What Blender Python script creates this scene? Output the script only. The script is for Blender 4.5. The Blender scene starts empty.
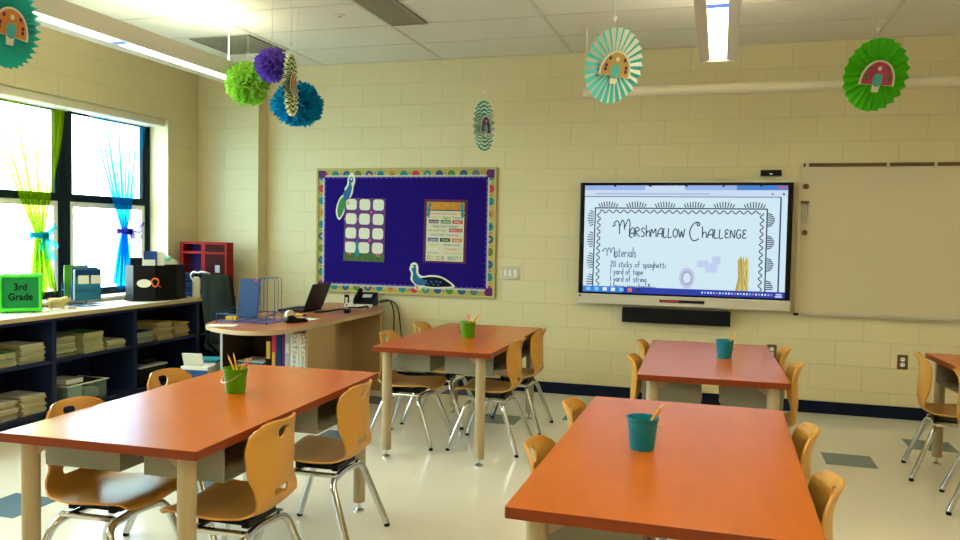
import bpy, bmesh, math, random
from mathutils import Vector, Matrix, Euler
PI = math.pi
random.seed(7)
S = bpy.context.scene
COL = S.collection

# ------------------------------------------------------------------ materials
def mat(name, col, rough=.5, metal=0., spec=.3, noise=0., nscale=8., stretch=(1, 1, 1), bump=0., bscale=60.,
        emit=None, estr=0., trans=0., coat=0., ior=1.45):
    m = bpy.data.materials.new(name); m.use_nodes = True
    nt = m.node_tree; b = nt.nodes['Principled BSDF']
    b.inputs['Base Color'].default_value = (*col, 1)
    b.inputs['Roughness'].default_value = rough
    b.inputs['Metallic'].default_value = metal
    b.inputs['Specular IOR Level'].default_value = spec
    b.inputs['IOR'].default_value = ior
    b.inputs['Transmission Weight'].default_value = trans
    b.inputs['Coat Weight'].default_value = coat
    b.inputs['Coat Roughness'].default_value = .12
    if emit: 
        b.inputs['Emission Color'].default_value = (*emit, 1); b.inputs['Emission Strength'].default_value = estr
    if noise or bump:
        tc = nt.nodes.new('ShaderNodeTexCoord'); mp = nt.nodes.new('ShaderNodeMapping')
        mp.inputs['Scale'].default_value = stretch
        nt.links.new(tc.outputs['Object'], mp.inputs['Vector'])
    if noise:
        n = nt.nodes.new('ShaderNodeTexNoise'); n.inputs['Scale'].default_value = nscale; n.inputs['Detail'].default_value = 4
        r = nt.nodes.new('ShaderNodeMix'); r.data_type = 'RGBA'
        r.inputs['A'].default_value = (*[c * (1 - noise) for c in col], 1)
        r.inputs['B'].default_value = (*[min(1, c * (1 + noise)) for c in col], 1)
        nt.links.new(mp.outputs[0], n.inputs['Vector']); nt.links.new(n.outputs['Fac'], r.inputs['Factor'])
        nt.links.new(r.outputs['Result'], b.inputs['Base Color'])
    if bump:
        n = nt.nodes.new('ShaderNodeTexNoise'); n.inputs['Scale'].default_value = bscale
        bp = nt.nodes.new('ShaderNodeBump'); bp.inputs['Strength'].default_value = bump; bp.inputs['Distance'].default_value = .003
        nt.links.new(mp.outputs[0], n.inputs['Vector']); nt.links.new(n.outputs['Fac'], bp.inputs['Height'])
        nt.links.new(bp.outputs[0], b.inputs['Normal'])
    return m

def emat(name, col, strength):
    m = bpy.data.materials.new(name); m.use_nodes = True
    nt = m.node_tree; b = nt.nodes['Principled BSDF']
    b.inputs['Base Color'].default_value = (.02, .02, .02, 1); b.inputs['Roughness'].default_value = .5
    b.inputs['Specular IOR Level'].default_value = .2
    b.inputs['Emission Color'].default_value = (*col, 1); b.inputs['Emission Strength'].default_value = strength
    return m

def block_mat(name, col, axis, x0):
    """painted concrete block: running bond, shallow joints (axis: which object axis runs along the wall)"""
    m = bpy.data.materials.new(name); m.use_nodes = True
    nt = m.node_tree; b = nt.nodes['Principled BSDF']; N = nt.nodes.new; L = nt.links.new
    tc = N('ShaderNodeTexCoord'); sp = N('ShaderNodeSeparateXYZ'); cb = N('ShaderNodeCombineXYZ')
    L(tc.outputs['Object'], sp.inputs[0])
    sub = N('ShaderNodeMath'); sub.operation = 'SUBTRACT'; sub.inputs[1].default_value = x0
    L(sp.outputs[axis], sub.inputs[0]); L(sub.outputs[0], cb.inputs['X']); L(sp.outputs['Z'], cb.inputs['Y'])
    br = N('ShaderNodeTexBrick'); br.offset = .5; br.offset_frequency = 2
    br.inputs['Scale'].default_value = 1; br.inputs['Brick Width'].default_value = .4064; br.inputs['Row Height'].default_value = .2032
    br.inputs['Mortar Size'].default_value = .0035; br.inputs['Mortar Smooth'].default_value = .6; br.inputs['Bias'].default_value = 0
    br.inputs['Color1'].default_value = (*col, 1); br.inputs['Color2'].default_value = (*[c * .975 for c in col], 1)
    br.inputs['Mortar'].default_value = (*[c * .86 for c in col], 1)
    L(cb.outputs[0], br.inputs['Vector']); L(br.outputs['Color'], b.inputs['Base Color'])
    no = N('ShaderNodeTexNoise'); no.inputs['Scale'].default_value = 90
    L(tc.outputs['Object'], no.inputs['Vector'])
    ma = N('ShaderNodeMath'); ma.operation = 'MULTIPLY_ADD'; ma.inputs[1].default_value = -1.; 
    mb = N('ShaderNodeMath'); mb.operation = 'MULTIPLY'; mb.inputs[1].default_value = .15
    L(no.outputs['Fac'], mb.inputs[0]); L(br.outputs['Fac'], ma.inputs[0]); L(mb.outputs[0], ma.inputs[2])
    bp = N('ShaderNodeBump'); bp.inputs['Strength'].default_value = .5; bp.inputs['Distance'].default_value = .004
    L(ma.outputs[0], bp.inputs['Height']); L(bp.outputs[0], b.inputs['Normal'])
    b.inputs['Roughness'].default_value = .55; b.inputs['Specular IOR Level'].default_value = .3
    return m

def sheer_mat(name, col, through, dens):
    """thin voile: part of the light passes straight through the weave, the rest is scattered by the threads"""
    m = bpy.data.materials.new(name); m.use_nodes = True
    nt = m.node_tree; N = nt.nodes.new; L = nt.links.new
    nt.nodes.remove(nt.nodes['Principled BSDF']); out = nt.nodes['Material Output']
    d = N('ShaderNodeBsdfDiffuse'); d.inputs[0].default_value = (*col, 1)
    t = N('ShaderNodeBsdfTranslucent'); t.inputs[0].default_value = (*col, 1)
    tr = N('ShaderNodeBsdfTransparent'); tr.inputs[0].default_value = (*through, 1)
    m1 = N('ShaderNodeMixShader'); m1.inputs[0].default_value = .6; L(d.outputs[0], m1.inputs[1]); L(t.outputs[0], m1.inputs[2])
    m2 = N('ShaderNodeMixShader'); m2.inputs[0].default_value = dens
    L(tr.outputs[0], m2.inputs[1]); L(m1.outputs[0], m2.inputs[2]); L(m2.outputs[0], out.inputs[0])
    return m

def tissue_mat(name, col, var):
    m = bpy.data.materials.new(name); m.use_nodes = True
    nt = m.node_tree; N = nt.nodes.new; L = nt.links.new
    nt.nodes.remove(nt.nodes['Principled BSDF']); out = nt.nodes['Material Output']
    tc = N('ShaderNodeTexCoord'); no = N('ShaderNodeTexNoise'); no.inputs['Scale'].default_value = 5
    mx = N('ShaderNodeMix'); mx.data_type = 'RGBA'; mx.inputs['A'].default_value = (*col, 1); mx.inputs['B'].default_value = (*var, 1)
    L(tc.outputs['Object'], no.inputs[0]); L(no.outputs['Fac'], mx.inputs['Factor'])
    d = N('ShaderNodeBsdfDiffuse'); t = N('ShaderNodeBsdfTranslucent')
    L(mx.outputs['Result'], d.inputs[0]); L(mx.outputs['Result'], t.inputs[0])
    m1 = N('ShaderNodeMixShader'); m1.inputs[0].default_value = .4; L(d.outputs[0], m1.inputs[1]); L(t.outputs[0], m1.inputs[2])
    L(m1.outputs[0], out.inputs[0])
    return m

def glass_mat(name):
    m = bpy.data.materials.new(name); m.use_nodes = True
    nt = m.node_tree; N = nt.nodes.new; L = nt.links.new
    nt.nodes.remove(nt.nodes['Principled BSDF']); out = nt.nodes['Material Output']
    tr = N('ShaderNodeBsdfTransparent'); tr.inputs[0].default_value = (.93, .97, .97, 1)
    g = N('ShaderNodeBsdfGlossy'); g.inputs['Roughness'].default_value = .02
    mx = N('ShaderNodeMixShader'); mx.inputs[0].default_value = .05
    L(tr.outputs[0], mx.inputs[1]); L(g.outputs[0], mx.inputs[2]); L(mx.outputs[0], out.inputs[0])
    return m

WALL = (.64, .57, .345)
M = dict(
    wall_back=block_mat('painted_block', WALL, 'X', -3.937 + .2032 - 4.064 * 3),
    wall_left=block_mat('painted_block_side', WALL, 'Y', .1),
    ceil=mat('ceiling_tile', (.70, .68, .60), .9, spec=.1, noise=.05, nscale=120, bump=.25, bscale=220),
    grid=mat('ceiling_grid', (.55, .53, .45), .5),
    floor=mat('floor_tile_cream', (.72, .69, .585), .16, noise=.05, nscale=90, spec=.45),
    floorb=mat('floor_tile_blue', (.10, .165, .21), .2, noise=.22, nscale=60, spec=.4),
    cove=mat('cove_navy', (.004, .008, .026), .6, spec=.15),
    cream=mat('cream_paint', (.66, .62, .50), .5),
    white=mat('white_plastic', (.78, .78, .74), .4),
    frame=mat('window_frame_black', (.006, .013, .020), .6, spec=.1),
    wood=mat('table_laminate', (.52, .118, .006), .26, noise=.13, nscale=5, stretch=(3, .7, 1), spec=.3),
    woodedge=mat('table_edge', (.22, .036, .006), .35, noise=.1, nscale=6, stretch=(2, 2, 8)),
    post=mat('post_tan', (.42, .335, .20), .4, spec=.4),
    tray=mat('tray_grey', (.25, .245, .185), .45),
    shell=mat('chair_plastic', (.60, .30, .055), .38, spec=.45, bump=.08, bscale=400),
    chrome=mat('chrome', (.62, .64, .66), .12, metal=1),
    black=mat('black_plastic', (.004, .004, .005), .45, spec=.2),
    blackm=mat('black_matte', (.010, .010, .011), .75),
    navy=mat('shelf_navy', (.008, .014, .05), .45, spec=.25, noise=.15, nscale=3),
    counter=mat('counter_top', (.70, .66, .56), .3, noise=.04, nscale=30),
    counteredge=mat('counter_edge', (.48, .37, .20), .5, noise=.1, nscale=8, stretch=(1, .4, 6)),
    desktop=mat('desk_top', (.40, .135, .055), .3, noise=.12, nscale=5, stretch=(3, .7, 1)),
    deskside=mat('desk_panel', (.40, .27, .13), .45, noise=.1, nscale=4, stretch=(2, 2, .4)),
    deskdark=mat('desk_edge', (.48, .36, .22), .45),
    deskshade=mat('desk_inside_shade', (.055, .035, .02), .5),  # desk panel wood darkened in colour to stand for shade inside the shelf
    green=mat('pail_green', (.09, .30, .006), .35),
    teal=mat('pail_teal', (.006, .22, .32), .35),
    zinc=mat('pail_wire', (.6, .62, .6), .3, metal=1),
    pyel=mat('pencil_yellow', (.80, .40, .01), .4),
    pred=mat('pencil_red', (.72, .13, .05), .4),
    porange=mat('pencil_orange', (.85, .31, .015), .4),
    pwood=mat('pencil_wood', (.72, .5, .26), .7),
    lead=mat('pencil_lead', (.03, .03, .03), .5),
    purple=mat('board_purple', (.014, .006, .145), .9, spec=.05, noise=.15, nscale=40),
    bframe=mat('board_frame', (.42, .34, .13), .45),
    scallop=mat('scallop_violet', (.09, .03, .33), .7),
    bordy=mat('border_yellow', (.40, .35, .07), .7),
    bordw=mat('border_pale', (.40, .46, .36), .7),
    c_red=mat('paper_red', (.50, .035, .05), .7), c_teal=mat('paper_teal', (.01, .20, .22), .7),
    c_or=mat('paper_orange', (.55, .20, .03), .7), c_gr=mat('paper_green', (.05, .20, .03), .7),
    c_pur=mat('paper_purple', (.10, .015, .13), .7), c_blue=mat('paper_blue', (.02, .07, .22), .7),
    c_yel=mat('paper_gold', (.55, .34, .04), .7), c_pink=mat('paper_pink', (.5, .08, .18), .7),
    c_white=mat('paper_white', (.68, .68, .58), .7), c_black=mat('paper_black', (.008, .008, .010), .8, spec=.05),
    bezel=mat('display_black', (.004, .004, .005), .25),
    silver=mat('display_silver', (.60, .56, .46), .35, metal=.2),
    wboard=mat('whiteboard', (.57, .50, .345), .28, spec=.4),
    alu=mat('aluminium', (.52, .49, .40), .35, metal=.5),
    brown=mat('cork_strip', (.13, .075, .035), .8),
    page=mat('book_pages', (.40, .38, .22), .8, noise=.15, nscale=50, stretch=(1, 1, 12)),
    red=mat('red_wood', (.25, .012, .009), .55, spec=.1), redin=mat('violet_wood', (.03, .015, .08), .7, spec=.05), reddark=mat('dark_red_wood', (.035, .007, .006), .6, spec=.05),
    lime=mat('lime_plastic', (.055, .55, .02), .35), limefab=mat('bin_fabric', (.012, .17, .04), .8, spec=.1),
    wire=mat('blue_wire', (.012, .065, .27), .35, metal=.3), folder=mat('blue_folder', (.003, .030, .11), .45, spec=.2),
    bluep=mat('blue_plastic', (.012, .05, .20), .4),
    tape=mat('tape_grey', (.4, .4, .4), .4),
    clear=mat('clear_bin', (.55, .75, .70), .15, trans=.85, spec=.4),
    officefab=mat('office_fabric', (.014, .017, .013), .95, spec=.05, noise=.75, nscale=9, stretch=(1, 1, .6)),
    pipe=mat('pipe_paint', (.66, .61, .47), .4),
    vent=mat('vent_grey', (.24, .22, .16), .6),
    lamp=mat('lamp_housing', (.55, .52, .44), .5),
    lens=emat('lamp_lens', (1., .88, .58), 9.5), lensup=emat('lamp_uplight', (1., .89, .62), 15.), 
    lensb=emat('lamp_joint', (.10, .18, 1.), 1.),
    glass=glass_mat('window_glass'),
    sheerg=sheer_mat('lime_voile', (.12, .18, .0), (.70, .87, .28), .34),
    sheerb=sheer_mat('blue_voile', (.0, .10, .20), (.25, .74, .98), .28),
    tieb=sheer_mat('turquoise_tulle', (.02, .38, .48), (.3, .85, .95), .6), tiep=sheer_mat('purple_tulle', (.09, .06, .30), (.5, .4, .95), .55),
    string=mat('string', (.72, .70, .58), .8),
    gold=mat('toy_cream', (.58, .46, .20), .6, noise=.35, nscale=30), 
    orangep=mat('orange_cord', (.75, .13, .01), .5),
    cloth=mat('mint_cloth', (.22, .50, .32), .85, noise=.3, nscale=14), cloth2=mat('cream_cloth', (.6, .58, .42), .85),
)

# ------------------------------------------------------------------ mesh helpers
class MB:
    def __init__(s): s.bm = bmesh.new()
    def face(s, pts, mi=0):
        f = s.bm.faces.new([s.bm.verts.new(p) for p in pts]); f.material_index = mi; return f
    def box(s, c, d, rot=None, mi=0, top=None):
        hx, hy, hz = d[0] / 2, d[1] / 2, d[2] / 2; vs = []
        for z in (-hz, hz):
            k = (top if (top and z > 0) else 1)
            for x, y in ((-hx, -hy), (hx, -hy), (hx, hy), (-hx, hy)):
                p = Vector((x * k, y * k, z))
                if rot is not None: p = rot @ p
                vs.append(s.bm.verts.new(p + Vector(c)))
        for q in ((3, 2, 1, 0), (4, 5, 6, 7), (0, 1, 5, 4), (1, 2, 6, 5), (2, 3, 7, 6), (3, 0, 4, 7)):
            f = s.bm.faces.new([vs[i] for i in q]); f.material_index = mi
        return s
    def bx(s, x0, x1, y0, y1, z0, z1, mi=0):
        return s.box(((x0 + x1) / 2, (y0 + y1) / 2, (z0 + z1) / 2), (abs(x1 - x0), abs(y1 - y0), abs(z1 - z0)), mi=mi)
    def tube(s, pts, r, n=8, mi=0, closed=False, caps=True):
        pts = [Vector(p) for p in pts]; k = len(pts)
        rs = r if isinstance(r, (list, tuple)) else [r] * k
        rings = []; nrm = None
        for i, p in enumerate(pts):
            if closed: t = pts[(i + 1) % k] - pts[i - 1]
            else: t = pts[min(i + 1, k - 1)] - pts[max(i - 1, 0)]
            t.normalize()
            if nrm is None:
                a = Vector((0, 0, 1)) if abs(t.z) < .9 else Vector((1, 0, 0)); nrm = (a - t * a.dot(t)).normalized()
            else:
                nrm = nrm - t * nrm.dot(t)
                nrm = nrm.normalized() if nrm.length > 1e-6 else t.orthogonal().normalized()
            b = t.cross(nrm)
            rings.append([s.bm.verts.new(p + (nrm * math.cos(2 * PI * j / n) + b * math.sin(2 * PI * j / n)) * rs[i]) for j in range(n)])
        for i in range(k if closed else k - 1):
            A, B = rings[i], rings[(i + 1) % k]
            for j in range(n):
                f = s.bm.faces.new((A[j], A[(j + 1) % n], B[(j + 1) % n], B[j])); f.material_index = mi
        if caps and not closed:
            f = s.bm.faces.new(rings[0][::-1]); f.material_index = mi
            f = s.bm.faces.new(rings[-1]); f.material_index = mi
        return s
    def lathe(s, prof, n=28, c=(0, 0, 0), mi=0, cap0=True, cap1=True, squash=1.):
        rings = [[s.bm.verts.new((c[0] + r * math.cos(2 * PI * j / n), c[1] + r * squash * math.sin(2 * PI * j / n), c[2] + z)) for j in range(n)] for r, z in prof]
        for A, B in zip(rings, rings[1:]):
            for j in range(n):
                f = s.bm.faces.new((A[j], A[(j + 1) % n], B[(j + 1) % n], B[j])); f.material_index = mi
        if cap0: f = s.bm.faces.new(rings[0][::-1]); f.material_index = mi
        if cap1: f = s.bm.faces.new(rings[-1]); f.material_index = mi
        return s
    def prism(s, poly, a, b, fn=lambda x, y, z: (x, y, z), mi=0, side=None):
        A = [s.bm.verts.new(fn(x, y, a)) for x, y in poly]; B = [s.bm.verts.new(fn(x, y, b)) for x, y in poly]; n = len(poly)
        f = s.bm.faces.new(A[::-1]); f.material_index = mi
        f = s.bm.faces.new(B); f.material_index = mi
        for i in range(n):
            f = s.bm.faces.new((A[i], A[(i + 1) % n], B[(i + 1) % n], B[i])); f.material_index = mi if side is None else side
        return s
    def grid(s, fn, nu, nv, mi=0, skip=None):
        V = [[s.bm.verts.new(fn(i / nu, j / nv)) for i in range(nu + 1)] for j in range(nv + 1)]
        for j in range(nv):
            for i in range(nu):
                if skip and skip((i + .5) / nu, (j + .5) / nv): continue
                f = s.bm.faces.new((V[j][i], V[j][i + 1], V[j + 1][i + 1], V[j + 1][i])); f.material_index = mi if not callable(mi) else mi(i, j)
        return V
    def build(s, name, mats, parent=None, bevel=0., smooth=None, solid=0., seg=2, fix=True, soloff=0.):
        bm = s.bm
        loose = [v for v in bm.verts if not v.link_faces]
        if loose: bmesh.ops.delete(bm, geom=loose, context='VERTS')
        if fix: bmesh.ops.recalc_face_normals(bm, faces=bm.faces)
        me = bpy.data.meshes.new(name); bm.to_mesh(me); bm.free()
        for m in (mats if isinstance(mats, (list, tuple)) else [mats]): me.materials.append(m)
        if smooth:
            me.polygons.foreach_set('use_smooth', [True] * len(me.polygons)); me.set_sharp_from_angle(angle=math.radians(smooth))
        o = bpy.data.objects.new(name, me); COL.objects.link(o)
        if solid:
            md = o.modifiers.new('thickness', 'SOLIDIFY'); md.thickness = solid; md.offset = soloff
        if bevel:
            md = o.modifiers.new('edges', 'BEVEL'); md.width = bevel; md.segments = seg; md.limit_method = 'ANGLE'; md.angle_limit = math.radians(40)
        if parent is not None: o.parent = parent
        return o

def tag(o, label=None, cat=None, group=None, kind=None):
    if label: o['label'] = label
    if cat: o['category'] = cat
    if group: o['group'] = group
    if kind: o['kind'] = kind
    return o
def struct(o): o['kind'] = 'structure'; return o
def thing(name, label, cat, loc=(0, 0, 0), rz=0., group=None, rot=None):
    o = bpy.data.objects.new(name, None); COL.objects.link(o); o.empty_display_size = .05
    o.location = loc; o.rotation_euler = rot if rot is not None else (0, 0, rz)
    return tag(o, label, cat, group)
def dup(root, loc, rz, label, group=None):
    r = root.copy(); COL.objects.link(r); r.location = loc; r.rotation_euler = (0, 0, rz)
    r['label'] = label
    if group: r['group'] = group
    for ch in list(root.children):
        c = ch.copy(); COL.objects.link(c); c.parent = r
        for g in list(ch.children):
            d = g.copy(); COL.objects.link(d); d.parent = c
    return r
def smoothpath(pts, n=6):
    pts = [Vector(p) for p in pts]; out = []
    P = [pts[0] * 2 - pts[1]] + pts + [pts[-1] * 2 - pts[-2]]
    for i in range(1, len(P) - 2):
        for j in range(n):
            t = j / n; a, b, c, d = P[i - 1], P[i], P[i + 1], P[i + 2]
            out.append(.5 * ((2 * b) + (c - a) * t + (2 * a - 5 * b + 4 * c - d) * t * t + (3 * b - a - 3 * c + d) * t ** 3))
    out.append(pts[-1]); return out
def rounded(pts, r, n=5):
    """polyline with its inner corners rounded"""
    pts = [Vector(p) for p in pts]; out = [pts[0]]
    for i in range(1, len(pts) - 1):
        a, b, c = pts[i - 1], pts[i], pts[i + 1]; k = min(r, (a - b).length * .45, (c - b).length * .45)
        p, q = b + (a - b).normalized() * k, b + (c - b).normalized() * k
        for j in range(n + 1):
            t = j / n; out.append(p * (1 - t) ** 2 + b * 2 * t * (1 - t) + q * t * t)
    out.append(pts[-1]); return out
def roundrect(w, h, r, n=4, cx=0, cy=0):
    out = []
    for sx, sy, a0 in ((1, -1, -90), (1, 1, 0), (-1, 1, 90), (-1, -1, 180)):
        for j in range(n + 1):
            a = math.radians(a0 + 90 * j / n); out.append((cx + sx * (w / 2 - r) + r * math.cos(a), cy + sy * (h / 2 - r) + r * math.sin(a)))
    return out
def text(name, s, size, m, parent, loc, rot, align='CENTER', ext=.0004, xs=1., bold=0.):
    c = bpy.data.curves.new(name, 'FONT'); c.body = s; c.size = size; c.extrude = ext; c.align_x = align; c.resolution_u = 3; c.offset = bold
    t = bpy.data.objects.new(name + '_src', c); COL.objects.link(t)
    dg = bpy.context.evaluated_depsgraph_get(); me = bpy.data.meshes.new_from_object(t.evaluated_get(dg))
    bpy.data.objects.remove(t); bpy.data.curves.remove(c)
    me.materials.clear(); me.materials.append(m); me.name = name
    o = bpy.data.objects.new(name, me); COL.objects.link(o); o.parent = parent; o.location = loc; o.rotation_euler = rot; o.scale = (xs, 1, 1)
    return o
FX = (PI / 2, 0, 0)       # text standing in the XZ plane, read from -Y

# handwriting strokes: glyph -> polylines in a box of height 1
G = {
 'M': [[(-.35,.62),(-.28,.55),(-.2,.62),(-.24,.74),(-.1,.86),(.02,.7),(.06,.1)],[(.06,.55),(.2,.9),(.3,.72),(.33,.35)],[(.33,.5),(.52,.95),(.62,.75),(.6,.2),(.66,-.05),(.78,-.1)]],
 'C': [[(.5,1.0),(.42,.9),(.5,.8),(.58,.9),(.48,1.0),(.28,.95),(.08,.7),(.02,.35),(.15,.05),(.35,0),(.55,.12)]],
 'A': [[(.0,.0),(.08,.35),(.25,.55),(.4,.5),(.38,.0)],[(.04,.2),(.38,.22)]], 'R': [[(0,0),(.03,.55),(.25,.55),(.3,.4),(.05,.3),(.35,0)]],
 'S': [[(.33,.5),(.15,.56),(.06,.42),(.28,.22),(.2,.02),(.0,.05)]], 'H': [[(0,.75),(.02,0)],[(.02,.2),(.15,.38),(.3,.3),(.3,0)]],
 'm': [[(0,0),(.03,.5),(.2,.25),(.38,.52),(.42,0)]], 'L': [[(.03,.58),(.0,.0),(.28,.02)]], 'O': [[(.2,.55),(.04,.4),(.02,.15),(.18,0),(.34,.15),(.34,.4),(.2,.55)]],
 'W': [[(0,.52),(.12,0),(.24,.4),(.36,0),(.5,.55)]], 'E': [[(.32,.5),(.12,.55),(.05,.38),(.22,.3),(.05,.22),(.08,.02),(.32,.05)]],
 'N': [[(0,0),(.03,.52),(.3,.02),(.33,.55)]], 'G': [[(.34,.5),(.15,.56),(.03,.3),(.12,.02),(.3,.05),(.33,.25),(.2,.25)]],
 'a': [[(.3,.45),(.1,.45),(.03,.2),(.15,.0),(.3,.15),(.3,.45),(.32,0)]], 'c': [[(.3,.4),(.12,.45),(.03,.2),(.14,0),(.3,.06)]],
 'd': [[(.3,.3),(.1,.42),(.03,.15),(.15,0),(.3,.15)],[(.31,.9),(.31,0)]], 'e': [[(.04,.22),(.3,.25),(.22,.45),(.06,.35),(.06,.08),(.3,.06)]],
 'f': [[(.3,.85),(.15,.85),(.12,.6),(.12,0)],[(0,.45),(.27,.45)]], 'g': [[(.3,.4),(.1,.42),(.04,.15),(.2,.05),(.3,.2)],[(.3,.45),(.3,-.25),(.1,-.32)]],
 'h': [[(.02,.9),(.02,0)],[(.02,.25),(.18,.45),(.3,.3),(.3,0)]], 'i': [[(.05,.45),(.05,0)],[(.05,.62),(.06,.66)]],
 'k': [[(.02,.9),(.02,0)],[(.28,.45),(.04,.2),(.3,0)]], 'l': [[(.05,.9),(.05,0)]], 'n': [[(.02,.45),(.02,0)],[(.02,.25),(.16,.45),(.28,.3),(.28,0)]],
 'o': [[(.16,.45),(.03,.3),(.05,.08),(.18,0),(.3,.15),(.28,.38),(.16,.45)]], 'p': [[(.02,.45),(.02,-.35)],[(.02,.3),(.18,.45),(.3,.25),(.18,.02),(.03,.1)]],
 'r': [[(.02,.45),(.02,0)],[(.02,.28),(.14,.44),(.26,.4)]], 's': [[(.26,.42),(.1,.45),(.06,.32),(.24,.15),(.16,0),(.0,.04)]],
 't': [[(.12,.75),(.12,.05),(.25,.02)],[(0,.48),(.26,.48)]], 'w': [[(0,.45),(.1,0),(.2,.35),(.3,0),(.42,.45)]], 'y': [[(.02,.45),(.14,.08)],[(.3,.45),(.08,-.35)]],
 '1': [[(.1,.85),(.1,0)]], '2': [[(.02,.65),(.15,.85),(.3,.65),(.02,0),(.33,0)]], '0': [[(.17,.85),(.02,.6),(.04,.15),(.17,0),(.32,.2),(.32,.65),(.17,.85)]],
}
def strokes(mb, lines, w, fn, mi=0):
    """flat ribbons along polylines; fn maps (x, y) of the page to a point"""
    for ln in lines:
        ln = [Vector((x, y, 0)) for x, y in ln]
        if len(ln) > 2: ln = [Vector((q.x, q.y, 0)) for q in smoothpath(ln, 4)]
        L_, R_ = [], []
        for i, q in enumerate(ln):
            t = ln[min(i + 1, len(ln) - 1)] - ln[max(i - 1, 0)]
            if t.length < 1e-9: t = Vector((1, 0, 0))
            n = Vector((-t.y, t.x, 0)).normalized() * w / 2
            L_.append(mb.bm.verts.new(fn(q.x + n.x, q.y + n.y))); R_.append(mb.bm.verts.new(fn(q.x - n.x, q.y - n.y)))
        for i in range(len(ln) - 1):
            f = mb.bm.faces.new((L_[i], R_[i], R_[i + 1], L_[i + 1])); f.material_index = mi
def handwrite(s, x, y, h, w, track=.12, width=None):
    out = []; pen = 0.; segs = []
    for ch in s:
        if ch == ' ': pen += .32; continue
        g = G[ch]; wmax = max(px for l in g for px, _ in l)
        segs += [[(pen + px, py) for px, py in l] for l in g]; pen += wmax + track
    k = (width / pen) if width else h
    return [[(x + px * k, y + py * h) for px, py in l] for l in segs]

# ------------------------------------------------------------------ camera and world
R3 = Matrix(((0.95794555, -0.02957986, 0.28542135), (0.28640644, 0.03736593, -0.95737931), (0.01765411, 0.99886376, 0.04426639)))
cd = bpy.data.cameras.new('camera'); cam = bpy.data.objects.new('camera', cd); COL.objects.link(cam)
cd.sensor_width = 36; cd.lens = 801.2155 / 960 * 36; cd.clip_start = .05; cd.clip_end = 200
cam.matrix_world = Matrix.Translation((0, 0, 1.42718)) @ R3.to_4x4()
S.camera = cam
w = bpy.data.worlds.new('sky'); S.world = w; w.use_nodes = True
bg = w.node_tree.nodes['Background']; bg.inputs[0].default_value = (.76, .95, 1., 1); bg.inputs[1].default_value = 10.5
S.view_settings.view_transform = 'Standard'; S.view_settings.look = 'None'; S.view_settings.gamma = 1; S.view_settings.exposure = .78
S.cycles.transparent_max_bounces = 24; S.cycles.max_bounces = 10; S.cycles.diffuse_bounces = 5; S.cycles.sample_clamp_indirect = 8

# ------------------------------------------------------------------ room shell
XL, XR, YB, YF, ZC = -5.06, 5.2, 7.108, -3.2, 3.048
WY = [6.5 - 1.05 * k for k in range(6)]           # window unit edges, 6.5 back to 1.25
ZS, ZH = .835, 2.47
X0F, Y0F = .695, 5.49                               # floor tile lattice
blue = {(0, 0), (2, 2), (-14, -8), (-8, 1), (-11, -2), (-12, -6), (-6, 2), (-12, 2), (7, -1), (4, -7), (-3, -9), (-10, 4), (-2, -5), (-6, -8)}
mb = MB(); i0, i1, j0, j1 = math.floor((XL - .3 - X0F) / .305), math.ceil((XR + .2 - X0F) / .305), math.floor((YF - .2 - Y0F) / .305), math.ceil((YB + .1 - Y0F) / .305)
vv = {(i, j): mb.bm.verts.new((X0F + i * .305, Y0F + j * .305, 0)) for i in range(i0, i1 + 1) for j in range(j0, j1 + 1)}
for i in range(i0, i1):
    for j in range(j0, j1):
        f = mb.bm.faces.new((vv[i, j], vv[i + 1, j], vv[i + 1, j + 1], vv[i, j + 1])); f.material_index = 1 if (i, j) in blue else 0
struct(mb.build('floor', [M['floor'], M['floorb']]))
struct(MB().bx(XL - .3, XR + .2, YF - .2, YB + .2, ZC, ZC + .1).build('ceiling', M['ceil']))
mb = MB()
for k in range(-3, 6):
    x = -1.3 + 1.22 * k
    if XL < x < XR: mb.bx(x - .012, x + .012, YF, YB, ZC - .004, ZC)
y = 5.86
for k in range(-15, 3):
    mb.bx(XL, XR, y + .61 * k - .010, y + .61 * k + .010, ZC - .003, ZC)
struct(mb.build('trim_1', M['grid']))
struct(MB().bx(XL - .3, XR + .2, YB, YB + .2, 0, ZC).build('wall_back', M['wall_back']))
mb = MB()                                            # window wall with one long opening
WY1, WY0 = WY[0], WY[-1]
mb.bx(XL - .3, XL, WY1, YB, 0, ZC); mb.bx(XL - .3, XL, YF, WY0, 0, ZC)
mb.bx(XL - .3, XL, WY0, WY1, 0, ZS - .02); mb.bx(XL - .3, XL, WY0, WY1, ZH, ZC)
struct(mb.build('wall_left', M['wall_left']))
struct(MB().bx(XR, XR + .2, YF, YB, 0, ZC).build('wall_right', M['wall_left']))
struct(MB().bx(XL - .3, XR + .2, YF - .2, YF, 0, ZC).build('wall_front', M['wall_back']))
struct(MB().bx(XL, -4.37, 6.96, YB, 0, ZC).build('wall_chase', M['wall_back']))
struct(MB().bx(-4.37, XR, YB - .012, YB, 0, .102).build('baseboard_back', M['cove'], bevel=.004))
struct(MB().bx(XR - .012, XR, YF, YB - .013, 0, .102).build('baseboard_right', M['cove'], bevel=.004))
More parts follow.
